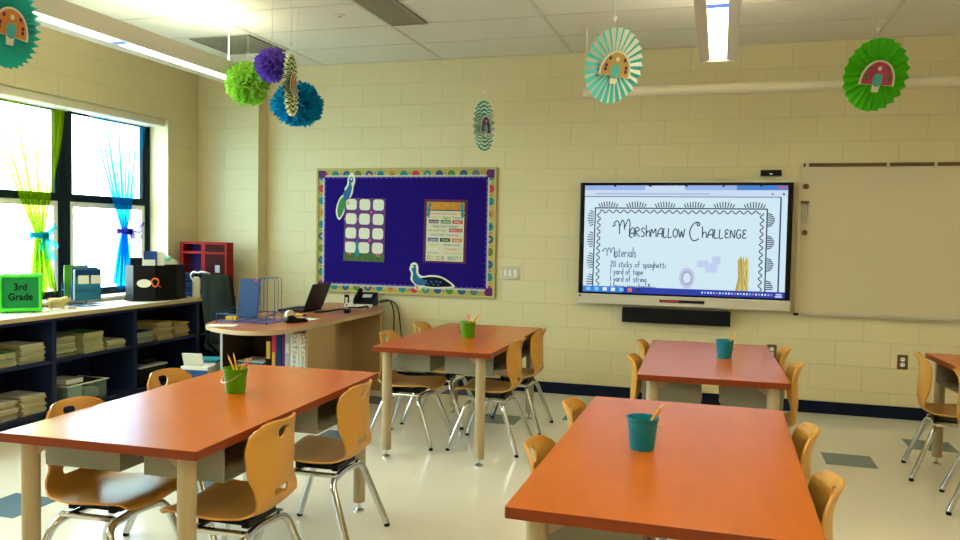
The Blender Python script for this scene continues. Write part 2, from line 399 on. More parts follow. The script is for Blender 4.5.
# window header cassette and the window units
struct(MB().bx(XL - .20, XL - .035, WY0, WY1 - .002, 2.40, ZH).build('trim_2', M['cream'], bevel=.006))
struct(MB().bx(XL - .27, XL + .012, WY0, WY1 - .002, ZS - .02, ZS).build('trim_3', M['counter'], bevel=.004))
XW = -5.265
for n in range(5):
    ya, yb = WY[n + 1], WY[n]
    root = bpy.data.objects.new('window_%d' % (n + 1), None); COL.objects.link(root); struct(root); root.location = (XW, (ya + yb) / 2, ZS)
    h = (yb - ya) / 2; H = 2.462 - ZS
    m = MB(); fw = .062
    m.bx(-.05, 0, -h, -h + fw, 0, H); m.bx(-.05, 0, h - fw, h, 0, H)
    m.bx(-.05, 0, -h + fw, h - fw, 0, .06); m.bx(-.05, 0, -h + fw, h - fw, H - .05, H)
    m.bx(-.05, .0, -h + fw, h - fw, .81, .875)
    m.build('window_frame', M['frame'], root, bevel=.004)
    m = MB(); a = h - fw
    for sy in (-1, 1): m.bx(-.045, -.008, sy * a, sy * (a - .03), .875, H - .05)
    m.bx(-.045, -.008, -a + .03, a - .03, H - .075, H - .05)
    m.build('upper_sash', M['frame'], root)
    m = MB()
    for sy in (-1, 1): m.bx(-.045, -.012, sy * a, sy * (a - .045), .06, .81)
    m.bx(-.045, -.012, -a + .045, a - .045, .765, .81)
    tag(m.build('lower_sash', M['white'], root), 'pale grey lower sash')
    MB().bx(-.032, -.028, -a + .03, a - .03, .875, H - .075).build('upper_pane', M['glass'], root)
    MB().bx(-.032, -.028, -a + .045, a - .045, .06, .765).build('lower_pane', M['glass'], root)
# outside: the pale wing of the building across the yard
struct(MB().bx(-60, XL - .31, -40, 40, -.6, -.5).build('ground_outside', mat('paving', (.5, .5, .48), .9, noise=.1, nscale=2)))
mo = MB().bx(-15, -13, -6, 22, -.5, 1.62); mo.bx(-15.1, -12.95, -6, 22, 1.62, 1.72)
tag(mo.build('low_building', mat('pale_brick', (.80, .86, .86), .9, noise=.04, nscale=3)), 'low pale building wing outside the windows', 'building')

# ceiling vents, sprinkler head
def vent(x0, x1, y0, y1, label):
    t = thing('ceiling_vent', label, 'ceiling vent', ((x0 + x1) / 2, (y0 + y1) / 2, ZC - .005))
    a, b = (x1 - x0) / 2, (y1 - y0) / 2
    m = MB(); m.bx(-a, a, -b, -b + .02, -.008, 0); m.bx(-a, a, b - .02, b, -.008, 0); m.bx(-a, -a + .02, -b, b, -.008, 0); m.bx(a - .02, a, -b, b, -.008, 0)
    m.build('frame', M['vent'], t)
    m = MB()
    for k in range(9):
        x = -a + .03 + (2 * a - .06) * k / 8; m.box((x, 0, -.004), ((2 * a - .06) / 8.6, 2 * b - .045, .002), Matrix.Rotation(.03, 3, 'Y'))
    m.build('louvre_grille', M['vent'], t)
    MB().bx(-a + .02, a - .02, -b + .02, b - .02, -.0012, -.0002).build('back_plate', M['vent'], t)
vent(-2.49, -2.20, 4.66, 5.85, 'narrow grey louvred ceiling vent above the bulletin board')
vent(-4.36, -3.78, 5.87, 6.46, 'square grey ceiling vent behind the hanging pompoms')
t = thing('sprinkler_head', 'small round sprinkler head on the ceiling between pompoms and long vent', 'sprinkler', (-2.77, 5.5, ZC))
MB().lathe([(.042, 0), (.042, -.005), (.03, -.008)], 20).build('escutcheon', M['cream'], t, smooth=40)
MB().lathe([(.008, -.008), (.008, -.014), (.014, -.016), (.014, -.018)], 14).build('deflector', M['alu'], t, smooth=40)

# suspended linear lights
def fixture(x, label):
    y1, y0, z = 5.58, -2.4, 2.60
    t = thing('pendant_light', label, 'ceiling light', (x, 0, z), group='linear pendant lights')
    m = MB(); wd, hh = .115, .115
    for sx in (-1, 1):
        m.prism([(sx * .053, .012), (sx * wd, 0), (sx * wd, hh), (sx * .075, hh), (sx * .075, .05)][::sx], y0, y1, lambda a, b, c: (a, c, b))
    m.bx(-.075, .075, y0, y1, .05, .06); m.bx(-wd, wd, y1, y1 + .012, 0, hh); m.bx(-wd, wd, y0 - .012, y0, 0, hh)
    m.build('housing', M['lamp'], t)
    for a, b in ((4.36, y1 - .003), (1.90, 4.28), (-.5, 1.82), (y0 + .003, -.58)):
        m = MB(); m.bx(-.053, .053, a, b, .016, .022)
        lens = m.build('lens', M['lens'], t)
        m = MB()
        k = int((b - a) / .06)
        for q in range(k): m.bx(-.052, .052, a + (q + .5) * .06 - .002, a + (q + .5) * .06 + .002, .0145, .0158)
        m.build('louvre', M['lamp'], lens)
    for c in (4.32, 1.86, -.54): MB().bx(-.053, .053, c - .039, c + .039, .015, .022).build('joint_cover', M['lensb'], t)
    MB().bx(-.07, .07, y0 + .05, y1 - .05, .112, .119).build('uplight_lens', M['lensup'], t)
    for yy in (5.5, 3.1, .6, -1.9):
        r = MB().tube([(0, yy, .10), (0, yy, ZC - z)], .006, 8).build('hanging_rod', M['white'], t)
        MB().lathe([(.03, ZC - z - .012), (.03, ZC - z - .001)], 16, (0, yy, 0)).build('canopy', M['white'], r)
    return t
fixture(-3.72, 'long suspended strip light running above the windows')
fixture(-.045, 'suspended strip light in the middle of the ceiling, end cap showing')
fixture(3.62, 'suspended strip light over the whiteboard side of the room')

# pipe under the ceiling
t = thing('pipe', 'cream painted pipe running below the ceiling on the far block wall', 'pipe', (0, 6.25, 2.54))
MB().tube([(-1.02, 0, 0), (XR - .02, 0, 0)], .036, 16).build('conduit', M['pipe'], t, smooth=40)
MB().tube([(-1.05, 0, 0), (-1.0, 0, 0)], .042, 16).build('end_cap', M['pipe'], t, smooth=40)
for x in (-1.03, 2.2, 4.4):
    r = MB().tube([(x, 0, .045), (x, 0, ZC - 2.54)], .008, 8).build('hanger_rod', M['pipe'], t)
    MB().lathe([(.045, ZC - 2.54 - .012), (.045, ZC - 2.54 - .001)], 18, (x, 0, 0)).build('ceiling_plate', M['pipe'], r)

# ------------------------------------------------------------------ tables
TZ = .71
def make_table(W, Lg):
    t = thing('classroom_table', '', 'table')
    m = MB(); hw, hl = W / 2, Lg / 2
    m.prism(roundrect(W, Lg, .006, 2), TZ - .032, TZ, side=1)
    m.build('table_top', [M['wood'], M['woodedge']], t, bevel=.002)
    for sx in (-1, 1):
        for sy in (-1, 1):
            x, y = sx * (hw - .078), sy * (hl - .062)
            l = MB().tube([(x, y, .05), (x, y, TZ - .0325)], .031, 20).build('leg', M['post'], t, smooth=40)
            g = MB().lathe([(.026, .0), (.026, .008), (.012, .016), (.008, .02), (.008, .05)], 18, (x, y, 0)).build('glide', M['chrome'], l, smooth=40)
            br = MB(); br.box((x - sx * .045, y, TZ - .055), (.05, .006, .03), Matrix.Rotation(sx * .6, 3, 'Y')); br.build('bracket', M['post'], l)
    for sx in (-1, 1):
        for sy in (-1, 1):
            xi, xo = sx * .05, sx * (hw - .020); ya, yb = (-.60, -.11) if sy < 0 else (.12, .61); z0, z1 = .548, TZ - .0325; k = .004
            m = MB(); m.bx(xi, xo, ya, yb, z0, z0 + k); m.bx(xi, xi + sx * k, ya, yb, z0 + k, z1)
            m.bx(xi + sx * k, xo, ya, ya + k, z0 + k, z1); m.bx(xi + sx * k, xo, yb - k, yb, z0 + k, z1)
            m.build('book_tray', M['tray'], t)
    return t
TB = [
    ('large orange wood table nearest the navy shelves with a green pail holding four pencils', (-2.019, 2.97), .0359, .785, 1.583),
    ('orange wood table below the purple bulletin board with a small green pail', (-1.69, 5.36), 0., .775, 1.48),
    ('orange wood table in the foreground with a teal pail and one pencil', (-.125, 2.80), -.006, .79, 1.56),
    ('reddish wood table before the lit display screen with a teal pail', (-.033, 4.99), .024, .76, 1.49),
    ('orange wood table cut off by the right edge of the photo near an outlet', (1.745, 5.05), .07, .785, 1.55),
]
for lb, (x, y), rz, W_, L_ in TB:
    t = make_table(W_, L_); t['label'] = lb; t['group'] = 'classroom tables'; t.location = (x, y, 0); t.rotation_euler = (0, 0, rz)

# ------------------------------------------------------------------ chairs (local: sitter looks along +X)
PROF = [(.205, .372), (.198, .392), (.17, .402), (.09, .398), (-.02, .390), (-.10, .392), (-.148, .408), (-.166, .440), (-.173, .482), (-.175, .53),
        (-.172, .58), (-.169, .625), (-.171, .665), (-.180, .70), (-.198, .735), (-.202, .741)]
PROF = [(a - .018 * max(0., min(1., (.12 - a) / .26)), b) for a, b in PROF]
pp = smoothpath([(a, 0, b) for a, b in PROF], 4)
arc = [0.]
for a, b in zip(pp, pp[1:]): arc.append(arc[-1] + (b - a).length)
TOT = arc[-1]
def at_len(s):
    s = max(0, min(TOT, s))
    for i in range(len(arc) - 1):
        if arc[i + 1] >= s - 1e-9:
            t = (s - arc[i]) / max(1e-9, arc[i + 1] - arc[i]); return pp[i].lerp(pp[i + 1], t)
    return pp[-1]
def lerp_tab(tab, s):
    for (a, va), (b, vb) in zip(tab, tab[1:]):
        if s <= b: 
            t = (s - a) / (b - a); t = t * t * (3 - 2 * t); return va + (vb - va) * t
    return tab[-1][1]
HW = [(0, .155), (.02, .180), (.06, .195), (.22, .198), (.34, .180), (.42, .146), (.48, .142), (.56, .170), (.64, .176), (.69, .165), (TOT - .035, .150), (TOT, .118)]
S_CUT = .40
def shell_pt(a, s):
    """a: -1..1 across, s: length along the profile"""
    c = at_len(s); y = a * lerp_tab(HW, s)
    back = max(0., min(1., (s - .38) / .16)); back = back * back * (3 - 2 * back); e = abs(a) ** 2
    x = c.x + back * e * .042; z = c.z + (1 - back) * e * .016
    # the rounded upper corners of the back
    if s > TOT - .05: 
        k = (s - (TOT - .05)) / .05; z -= k * k * abs(a) ** 6 * .012
    return Vector((x, y, z))
TOPH = [(x * .70, y * .88) for x, y in [(-.05, .024), (-.03, .033), (.03, .033), (.05, .024), (.052, .012), (.034, -.018), (.02, -.026), (-.02, -.026), (-.034, -.018), (-.052, .012)]]
LOWH = [(x, y) for x, y in roundrect(.10, .034, .016, 4)]
def inside(poly, x, y):
    r = False; n = len(poly)
    for i in range(n):
        (x1, y1), (x2, y2) = poly[i], poly[i - 1]
        if (y1 > y) != (y2 > y) and x < (x2 - x1) * (y - y1) / (y2 - y1) + x1: r = not r
    return r
def snap(poly, x, y):
    best = None
    for i in range(len(poly)):
        a, b = Vector(poly[i - 1]), Vector(poly[i]); d = b - a
        t = max(0, min(1, (Vector((x, y)) - a).dot(d) / max(1e-12, d.dot(d)))); q = a + d * t
        k = (q - Vector((x, y))).length
        if best is None or k < best[0]: best = (k, q)
    return best[1]
def shell_part(s0, s1, nu, nv, holes):
    mb = MB(); V = {}
    P = {}
    for j in range(nv + 1):
        for i in range(nu + 1):
            a = -1 + 2 * i / nu; s = s0 + (s1 - s0) * j / nv; P[i, j] = [a, s]
    keep = {}
    for j in range(nv):
        for i in range(nu):
            a = -1 + 2 * (i + .5) / nu; s = s0 + (s1 - s0) * (j + .5) / nv; hit = None
            for hi, (poly, sc) in enumerate(holes):
                if inside(poly, a * lerp_tab(HW, s), s - sc): hit = hi
            keep[i, j] = hit
    for (i, j), h in keep.items():
        if h is None: continue
        poly, sc = holes[h]
        for di, dj in ((0, 0), (1, 0), (0, 1), (1, 1)):
            v = (i + di, j + dj)
            nb = [(v[0] - 1, v[1] - 1), (v[0], v[1] - 1), (v[0] - 1, v[1]), (v[0], v[1])]
            if any(keep.get(n, None) is None for n in nb):
                a, s = P[v]; hw = lerp_tab(HW, s); q = snap(poly, a * hw, s - sc); P[v] = [q.x / lerp_tab(HW, q.y + sc), q.y + sc]
    for k, (a, s) in P.items(): V[k] = mb.bm.verts.new(shell_pt(a, s))
    for (i, j), h in keep.items():
        if h is None: mb.bm.faces.new((V[i, j], V[i + 1, j], V[i + 1, j + 1], V[i, j + 1]))
    return mb
chair0 = thing('school_chair', '', 'chair')
shell_part(0, S_CUT, 20, 22, []).build('seat', M['shell'], chair0, smooth=60, solid=.009, bevel=.003)
shell_part(S_CUT, TOT, 36, 40, [(TOPH, TOT - .058), (LOWH, .462)]).build('backrest', M['shell'], chair0, smooth=60, solid=.009, bevel=.003)
ml = MB()
m = MB(); m.bx(-.10, .09, -.06, .06, .338, .350); m.bx(-.115, -.085, -.10, .10, .345, .374); m.bx(.065, .095, -.10, .10, .345, .386)
m.build('seat_bracket', M['black'], chair0, bevel=.003)
for sy in (-1, 1):
    m = MB(); m.bx(-.125, .115, sy * .128 - .014, sy * .128 + .014, .326, .344); m.build('side_rail', M['chrome'], chair0, bevel=.004)
for nm, sx in (('rear', -1), ('front', 1)):
    path = rounded([(sx * .232, -.215, .018), (sx * .118, -.165, .318), (sx * .100, .0, .322), (sx * .118, .165, .318), (sx * .232, .215, .018)],   .05, 7)
    lg = MB().tube(path, .0155, 12).build('leg', M['chrome'], chair0, smooth=50)
    for sy in (-1, 1):
        MB().lathe([(.013, 0), (.015, .006), (.0135, .014), (.008, .018)], 12, (sx * .234, sy * .215, 0)).build('foot_cap', M['black'], lg, smooth=40)
CH = [
    ((-1.722, 2.60), PI + .03, 'nearer tan chair on the aisle side of the table by the navy shelves'),
    ((-1.74, 3.34), PI + .03, 'farther tan chair on the aisle side of the table by the navy shelves'),
    ((-2.262, 2.57), .04, 'tan chair on the shelf side of the shelf table, dark showing through its hand hole'),
    ((-2.375, 3.27), .03, 'tan chair on the shelf side of the shelf table, blue showing through its hand hole'),
    ((-1.445, 5.17), PI, 'nearer tan chair on the aisle side of the table under the bulletin board'),
    ((-1.425, 5.765), PI, 'farther tan chair on the aisle side of the table under the bulletin board'),
    ((-2.015, 5.13), 0., 'nearer tan chair on the desk side of the table under the bulletin board'),
    ((-2.00, 5.74), 0., 'farther tan chair on the desk side of the table under the bulletin board'),
    ((-.385, 2.60), 0., 'nearer of two tan chairs tucked into the left side of the foreground table'),
    ((-.385, 3.285), 0., 'farther of two tan chairs tucked into the left side of the foreground table'),
    ((.142, 2.48), PI, 'nearer tan chair pushed into the right side of the foreground table'),
    ((.15, 3.14), PI, 'farther tan chair pushed into the right side of the foreground table'),
    ((-.275, 4.70), 0., 'nearer tan chair on the left of the reddish table before the display'),
    ((-.29, 5.40), 0., 'farther tan chair on the left of the reddish table before the display'),
    ((.25, 4.78), PI, 'nearer tan chair on the right of the reddish table before the display'),
    ((.235, 5.43), PI, 'farther tan chair on the right of the reddish table before the display'),
    ((1.395, 5.47), -.10, 'farther tan chair at the table by the right edge, below the outlet'),
    ((1.46, 4.86), -.16, 'nearer tan chair at that right edge table, cut off by the photo edge'),
]
for k, ((x, y), rz, lb) in enumerate(CH):
    if k == 0: chair0.location = (x, y, 0); chair0.rotation_euler = (0, 0, rz); chair0['label'] = lb; chair0['group'] = 'tan school chairs'
    else: dup(chair0, (x, y, 0), rz, lb, 'tan school chairs')

# ------------------------------------------------------------------ pails and pencils
PS = .93
def pail(x, y, m, label, ha):
    t = thing('pail', label, 'pail', (x, y, TZ + .0008), group='pencil pails'); t.scale = (PS,) * 3
    MB().lathe([(.041, .004), (.043, 0), (.0445, .004), (.0525, .082), (.0537, .084), (.0532, .088), (.0575, .112), (.0600, .114), (.0592, .1175), (.0565, .116), (.0435, .006), (.041, .004)], 36, cap0=False, cap1=False).build('bucket', m, t, smooth=50)
    MB().lathe([(.0, .004), (.0425, .004)], 30, cap0=False, cap1=False).build('bottom', m, t)
    pts = [(.0605 * math.cos(a), .0605 * math.sin(a) , .100 - .045 * max(0, math.sin((a) )) ) for a in [PI * k / 14 for k in range(15)]]
    h = MB().tube([(q[0] * 1.02, q[1] * 1.10, q[2]) for q in pts], .0011, 6).build('handle', M['zinc'], t); h.rotation_euler = (0, 0, ha)
    for sx in (-1, 1): o = MB().box((sx * .0595, 0, .100), (.004, .014, .014)).build('handle_lug', m, t, bevel=.002); o.rotation_euler = (0, 0, ha)
def pencil(x, y, a, m, label, ln=.175, th=.0044, group=None, up=True, r0=.028, r1=.042, cat='pencil', side=0.):
    """leans in a pail at (x, y): foot near one wall, resting on the rim in direction a"""
    d = Vector((math.cos(a), math.sin(a), 0)); sd = Vector((-d.y, d.x, 0)) * side
    p0 = Vector((0, 0, .0125)) - d * r0 + sd; p1 = Vector((0, 0, .1175)) + d * r1 + sd
    u = (p1 - p0).normalized()
    t = thing('pencil', label, cat, (x, y, TZ + .0008), group=group); t.scale = (PS,) * 3
    MB().tube([p0, p0 + u * (ln - .022)], th, 6).build('shaft', m, t)
    MB().tube([p0 + u * (ln - .022), p0 + u * (ln - .006)], [th, .0014], 6).build('sharpened_wood', M['pwood'], t)
    MB().tube([p0 + u * (ln - .006), p0 + u * ln], [.0014, .0003], 6).build('point', m if up else M['lead'], t)
pail(-2.03, 3.06, M['green'], 'green pail with four pencils on the table nearest the shelves', 2.6)
pencil(-2.03, 3.06, 2.95, M['pyel'], 'yellow pencil leaning left in green pail, left of the two yellow ones', ln=.185, side=-.016, r1=.034)
pencil(-2.03, 3.06, 2.95, M['pyel'], 'yellow pencil in green pail, right of the two yellow ones beside the red ones', ln=.180, side=-.026, r0=.012, r1=.020)
pencil(-2.03, 3.06, 0., M['pred'], 'red pencil leaning right in green pail, the outermost one', ln=.20, side=.008, r1=.046, th=.005)
pencil(-2.03, 3.06, .0, M['porange'], 'orange red pencil in green pail next to the yellow pencils', ln=.19, side=-.008, r1=.038, th=.005)
pail(-1.66, 5.30, M['green'], 'small green pail on the table under the bulletin board', 1.2)
pencil(-1.66, 5.30, 1.7, M['pred'], 'red pencil standing upright in the pail under the bulletin board', ln=.18, r0=.01, r1=.02, th=.006)
pencil(-1.66, 5.30, .0, M['porange'], 'orange pencil leaning right in the pail under the bulletin board', ln=.205, side=-.008, r1=.045, th=.006)
pencil(-1.66, 5.30, .35, M['pyel'], 'yellow pencil leaning in the pail under the bulletin board, behind the orange one', ln=.18, side=.014, th=.005)
pail(-.232, 2.74, M['teal'], 'teal blue pail with one pencil on the foreground table', -.5)
pencil(-.232, 2.74, .25, M['porange'], 'orange yellow pencil leaning right in the foreground teal pail', ln=.188, th=.0062)
pail(.048, 5.02, M['teal'], 'teal pail on the reddish table before the display screen', -1.2)
pencil(.048, 5.02, .3, M['porange'], 'orange pencil leaning right in the pail before the display', ln=.185, th=.0062)

# ------------------------------------------------------------------ navy bookcases under the windows
CX = -4.6; CZ0 = .797
def bookcase(y0, y1, label, name='bookcase'):
    t = thing(name, label, 'bookcase', (0, (y0 + y1) / 2, 0), group='navy bookcases under the windows')
    h = (y1 - y0) / 2 - .0005; xb = XL + .005; k = .021
    m = MB()
    m.bx(xb, CX - .008, -h, -h + k, 0, CZ0 - .032); m.bx(xb, CX - .008, h - k, h, 0, CZ0 - .032)
    m.bx(xb, xb + .008, -h + k, h - k, 0, CZ0 - .032); m.bx(xb + .008, CX - .008, -h + k, h - k, CZ0 - .055, CZ0 - .032)
    m.build('carcass', M['navy'], t)
    MB().bx(xb + .009, CX - .012, -h + k + .0005, h - k - .0005, .436, .457).build('shelf', M['navy'], t)
    MB().bx(xb + .009, CX - .012, -h + k + .0005, h - k - .0005, .065, .088).build('bottom_shelf', M['navy'], t)
    MB().bx(CX - .06, CX - .045, -h + k + .0005, h - k - .0005, 0, .064).build('toe_kick', M['blackm'], t)
bookcase(5.51, 6.34, 'navy bookcase bay under the black caddy, nearest the office chair')
bookcase(4.665, 5.51, 'navy bookcase bay under the book rack, clear bin on bottom')
bookcase(3.82, 4.665, 'navy bookcase bay under the green bin at the left edge')
bookcase(2.975, 3.82, 'navy bookcase bay beyond the left edge of the photo')
bookcase(6.34, 6.945, 'narrow navy bookcase in the corner behind the office chair')
t = thing('worktop', 'pale laminate worktop running along the windows over the navy bookcases', 'worktop', (0, 0, CZ0 - .031))
m = MB(); m.bx(XL + .002, CX, 2.9, 6.95, 0, .031); m.build('slab', M['counter'], t)
m = MB(); m.bx(CX + .0005, CX + .006, 2.9, 6.95, 0, .031); m.build('edge_band', M['counteredge'], t, bevel=.002)
S.world['note'] = ''
del S.world['note']

ORD = ['topmost', 'second from the top', 'third from the top', 'fourth from the top', 'fifth from the top', 'sixth from the top', 'seventh from the top', 'eighth from the top', 'ninth from the top', 'tenth from the top', 'eleventh from the top', 'twelfth from the top', 'thirteenth from the top', 'fourteenth from the top', 'fifteenth from the top']
covers = {}
def book_proto(w_, d_, h_, cm):
    key = (w_, d_, h_, cm)
    if key not in covers:
        m = MB(); m.bx(-d_ / 2, d_ / 2, -w_ / 2, w_ / 2, 0, .0012, 1); m.bx(-d_ / 2 + .004, d_ / 2 - .003, -w_ / 2 + .003, w_ / 2 - .003, .0012, h_ - .0016, 0)
        m.bx(-d_ / 2, d_ / 2, -w_ / 2, w_ / 2, h_ - .0016, h_ - .0004, 1)
        o = m.build('workbook', [M['page'], M[cm]]); me = o.data; bpy.data.objects.remove(o); covers[key] = me
    return covers[key]
rb = random.Random(3)
def stack(y, z, n, w_, h_, cms, where, word='workbook', x=None, d_=.27):
    for k in range(n):
        cm = cms[k % len(cms)]
        o = bpy.data.objects.new('workbook', book_proto(w_, d_, h_, cm)); COL.objects.link(o)
        o.location = ((CX - .19 if x is None else x) + rb.uniform(-.012, .012), y + rb.uniform(-.007, .007), z + .0006 + k * h_); o.rotation_euler = (0, 0, rb.uniform(-.03, .03))
        tag(o, '%s, %s of stack %s' % (word, ORD[n - 1 - k], where), 'book', 'workbooks ' + where)
U, B_ = .457, .088
stack(4.525, U, 9, .21, .015, ['c_white', 'page', 'c_white'], 'by the upright, upper left shelf', 'pale workbook')
stack(4.27, U, 7, .22, .014, ['c_gr', 'c_white', 'page'], 'under the green bin, upper shelf', 'workbook')
stack(4.525, B_, 8, .21, .017, ['page', 'c_white', 'c_or'], 'by the upright, lower left shelf', 'workbook')
stack(4.28, B_, 7, .22, .018, ['c_white', 'page', 'c_pink'], 'at the left edge, lower shelf', 'workbook')
stack(5.10, U, 10, .21, .0158, ['c_gr', 'page', 'c_yel'], 'in mid centre upper shelf', 'yellow green workbook')
stack(4.845, U, 9, .22, .016, ['c_gr', 'c_gr', 'page'], 'left on the centre upper shelf', 'dark green workbook', x=CX - .22)
stack(5.35, U, 5, .20, .0135, ['page', 'c_white'], 'right on the centre upper shelf', 'cream workbook')
stack(5.70, U, 7, .20, .0135, ['c_blue', 'page', 'c_teal'], 'left on the desk end shelf', 'blue edged workbook')
stack(5.935, U, 12, .205, .0128, ['c_or', 'page', 'c_yel'], 'middle of the desk end shelf', 'yellow workbook')
stack(6.175, U, 10, .20, .0125, ['c_yel', 'c_red', 'page'], 'right on the desk end shelf', 'orange edged workbook')
# clear bin with things inside, and the lidded container
t = thing('storage_bin', 'clear plastic bin of supplies on the bottom centre shelf', 'storage bin', (CX - .19, 5.04, B_ + .001))
m = MB(); a, b, h = .13, .20, .135
for sx in (-1, 1): m.box((sx * a, 0, h / 2), (.003, 2 * b, h))
for sy in (-1, 1): m.box((0, sy * b, h / 2), (2 * a - .004, .003, h))
m.box((0, 0, .0015), (2 * a - .004, 2 * b - .004, .003)); m.build('tub', M['clear'], t)
m = MB()
for sx in (-1, 1): m.box((sx * (a + .006), 0, h + .004), (.018, 2 * b + .03, .007))
for sy in (-1, 1): m.box((0, sy * (b + .006), h + .004), (2 * a, .018, .007))
m.build('rim', M['c_white'], t, bevel=.002)
o = MB().box((0, 0, .06), (.17, .16, .115), Matrix.Rotation(.1, 3, 'Z')).build('paper_pad', M['c_white']); o.location = (CX - .19, 4.95, B_ + .0075); tag(o, 'cream pad of paper inside the clear bin', 'paper pad')
o = MB().box((0, 0, .04), (.17, .13, .075), Matrix.Rotation(-.15, 3, 'Z')).build('foam_block', M['page'], bevel=.01); o.location = (CX - .17, 5.125, B_ + .0075); tag(o, 'cream block inside the clear bin, right part', 'block')
t = thing('pencil_case', 'black pencil case lying on top inside the clear bin', 'pencil case', (CX - .17, 5.13, B_ + .091), .3)
MB().box((0, 0, .02), (.09, .11, .035)).build('pouch', M['black'], t, bevel=.012); MB().box((.046, 0, .02), (.003, .08, .012)).build('zip_pull', M['c_yel'], t)
o = MB().box((0, 0, .02), (.20, .17, .038)).build('game_box', M['c_white'], bevel=.002); o.location = (CX - .19, 4.945, B_ + .144); tag(o, 'flat cream box on top of the clear bin', 'box')
t = thing('lidded_tub', 'dark tub with a grey green lid on the bottom shelf by the desk', 'storage tub', (CX - .19, 5.78, B_ + .001))
MB().box((0, 0, .075), (.26, .32, .15), top=1.06).build('tub', M['black'], t, bevel=.015); MB().box((0, 0, .158), (.30, .36, .016)).build('lid', M['tape'], t, bevel=.006)
o = MB().box((0, 0, .02), (.10, .14, .04)).build('pouch', M['black'], bevel=.014); o.location = (CX - .18, 5.84, B_ + .168); tag(o, 'small black pouch on the lidded tub', 'pouch')
o = MB().box((0, 0, .013), (.20, .16, .024), Matrix.Rotation(.5, 3, 'Y')).build('paper_tray', M['navy']); bpy.data.objects.remove(o)

# ------------------------------------------------------------------ things on the worktop
Z = CZ0 + .0012
# green rolling book bin, turned to the camera
t = thing('book_bin', 'green book bin marked 3rd Grade on the worktop at the left edge', 'book bin', (-4.957, 4.68, Z), .80)
t.location = (-4.937, 4.69, Z)
m = MB(); a, b, h = .128, .10, .268
m.box((0, 0, .022), (2 * a + .02, 2 * b + .02, .026))
for sx in (-1, 1):
    for sy in (-1, 1): m.box((sx * a, sy * b, .148), (.022, .022, .25))
m.box((0, -b, h), (2 * a + .03, .024, .02)); m.box((0, b, h), (2 * a + .03, .024, .02)); m.box((-a, 0, h), (.024, 2 * b - .03, .02)); m.box((a, 0, h), (.024, 2 * b - .03, .02))
m.build('frame', M['lime'], t, bevel=.005)
m = MB(); m.box((0, -b, .147), (2 * a - .025, .006, .22)); m.box((0, b, .147), (2 * a - .025, .006, .22)); m.box((-a, 0, .147), (.006, 2 * b - .025, .22)); m.box((a, 0, .147), (.006, 2 * b - .025, .22))
pn = m.build('side_panel', M['limefab'], t)
text('grade_text', '3rd\nGrade', .072, M['c_black'], pn, (0, -b - .0045, .165), FX, xs=.86, bold=.0016)
for sx in (-1, 1):
    for sy in (-1, 1): MB().tube([(sx * .085 - .009, sy * b, .0095), (sx * .085 + .009, sy * b, .0095)], .009, 14).build('wheel', M['limefab'], t)
for k in range(4):
    o = MB().box((0, 0, .118), (.006 + .004 * (k % 2), .17, .235)).build('folder', M[['c_teal', 'c_white', 'c_blue', 'c_gr'][k]])
    p = t.location + Matrix.Rotation(.80, 3, 'Z') @ Vector((-.06 + .04 * k, 0, .037)); o.location = p; o.rotation_euler = (0, 0, .80)
    tag(o, ['teal', 'white', 'dark blue', 'green'][k] + ' folder standing inside the green book bin', 'folder')
# toy animal figure
t = thing('toy_figure', 'small cream and brown toy animal on the worktop before the curtain', 'toy', (-4.875, 4.95, Z), .9); t.scale = (1.25, 1.3, 1.5)
m = MB(); m.tube(smoothpath([(-.055, 0, .028), (-.02, 0, .034), (.03, 0, .032), (.055, 0, .045), (.085, 0, .050)], 4), [.008 + .016 * math.sin(PI * min(1, k / 16)) for k in range(17)], 10)
for sx in (-.035, .03):
    for sy in (-1, 1): m.tube([(sx, sy * .012, .03), (sx + .006, sy * .02, .006), (sx + .016, sy * .021, .004)], .006, 7)
m.build('body', M['gold'], t, smooth=60)
MB().tube(smoothpath([(-.055, 0, .028), (-.085, 0, .03), (-.095, 0, .05)], 4), .004, 6).build('tail', M['gold'], t, smooth=60)
for sy in (-1, 1): MB().tube([(.07, sy * .008, .055), (.074, sy * .016, .072)], [.005, .002], 6).build('animal_ear', M['brown'], t)
o = MB().tube([(-.03, 0, .004), (.03, 0, .004)], .004, 8).build('crayon', M['c_red']); o.location = (-4.80, 5.04, Z); o.rotation_euler = (0, 0, .3); tag(o, 'short red crayon lying before the toy animal', 'crayon')
# wire carousel of books
t = thing('book_rack', 'round wire book rack holding folders on the worktop', 'book rack', (-4.895, 5.285, Z)); t.scale = (1.22, 1.22, 1.22)
m = MB()
m.tube([(.105 * math.cos(q * PI / 16), .105 * math.sin(q * PI / 16), .004) for q in range(32)], .003, 6, closed=True)
for q in range(4): m.tube([(.105 * math.cos(q * PI / 2), .105 * math.sin(q * PI / 2), .004), (0, 0, .004)], .0022, 6)
m.build('base_ring', M['wire'], t, smooth=60)
MB().tube([(0, 0, .004), (0, 0, .28)], .004, 8).build('stem', M['wire'], t)
fc = Matrix.Rotation(1.05, 3, 'Z')
m = MB()
for s_, d in [(s_, d) for s_ in (-.085, .085) for d in (-.05, -.010, .0235, .034)] + [(s_ - .025, d) for s_ in (-.085, .085) for d in (.078, .096, .142)]: m.tube([fc @ Vector((s_, d, .035)), fc @ Vector((s_, d, .15))], .0018, 6)
for zz in (.035, .10):
    m.tube([fc @ Vector(q) for q in ((-.085, -.05, zz), (.085, -.05, zz), (.085, .034, zz), (-.085, .034, zz))], .0018, 6, closed=True)
    m.tube([fc @ Vector(q) for q in ((-.11, .078, zz), (.06, .078, zz), (.06, .142, zz), (-.11, .142, zz))], .0018, 6, closed=True)
m.tube([fc @ Vector((0, .034, .10)), fc @ Vector((-.02, .078, .10))], .0018, 6)
m.build('wire_pockets', M['wire'], t)
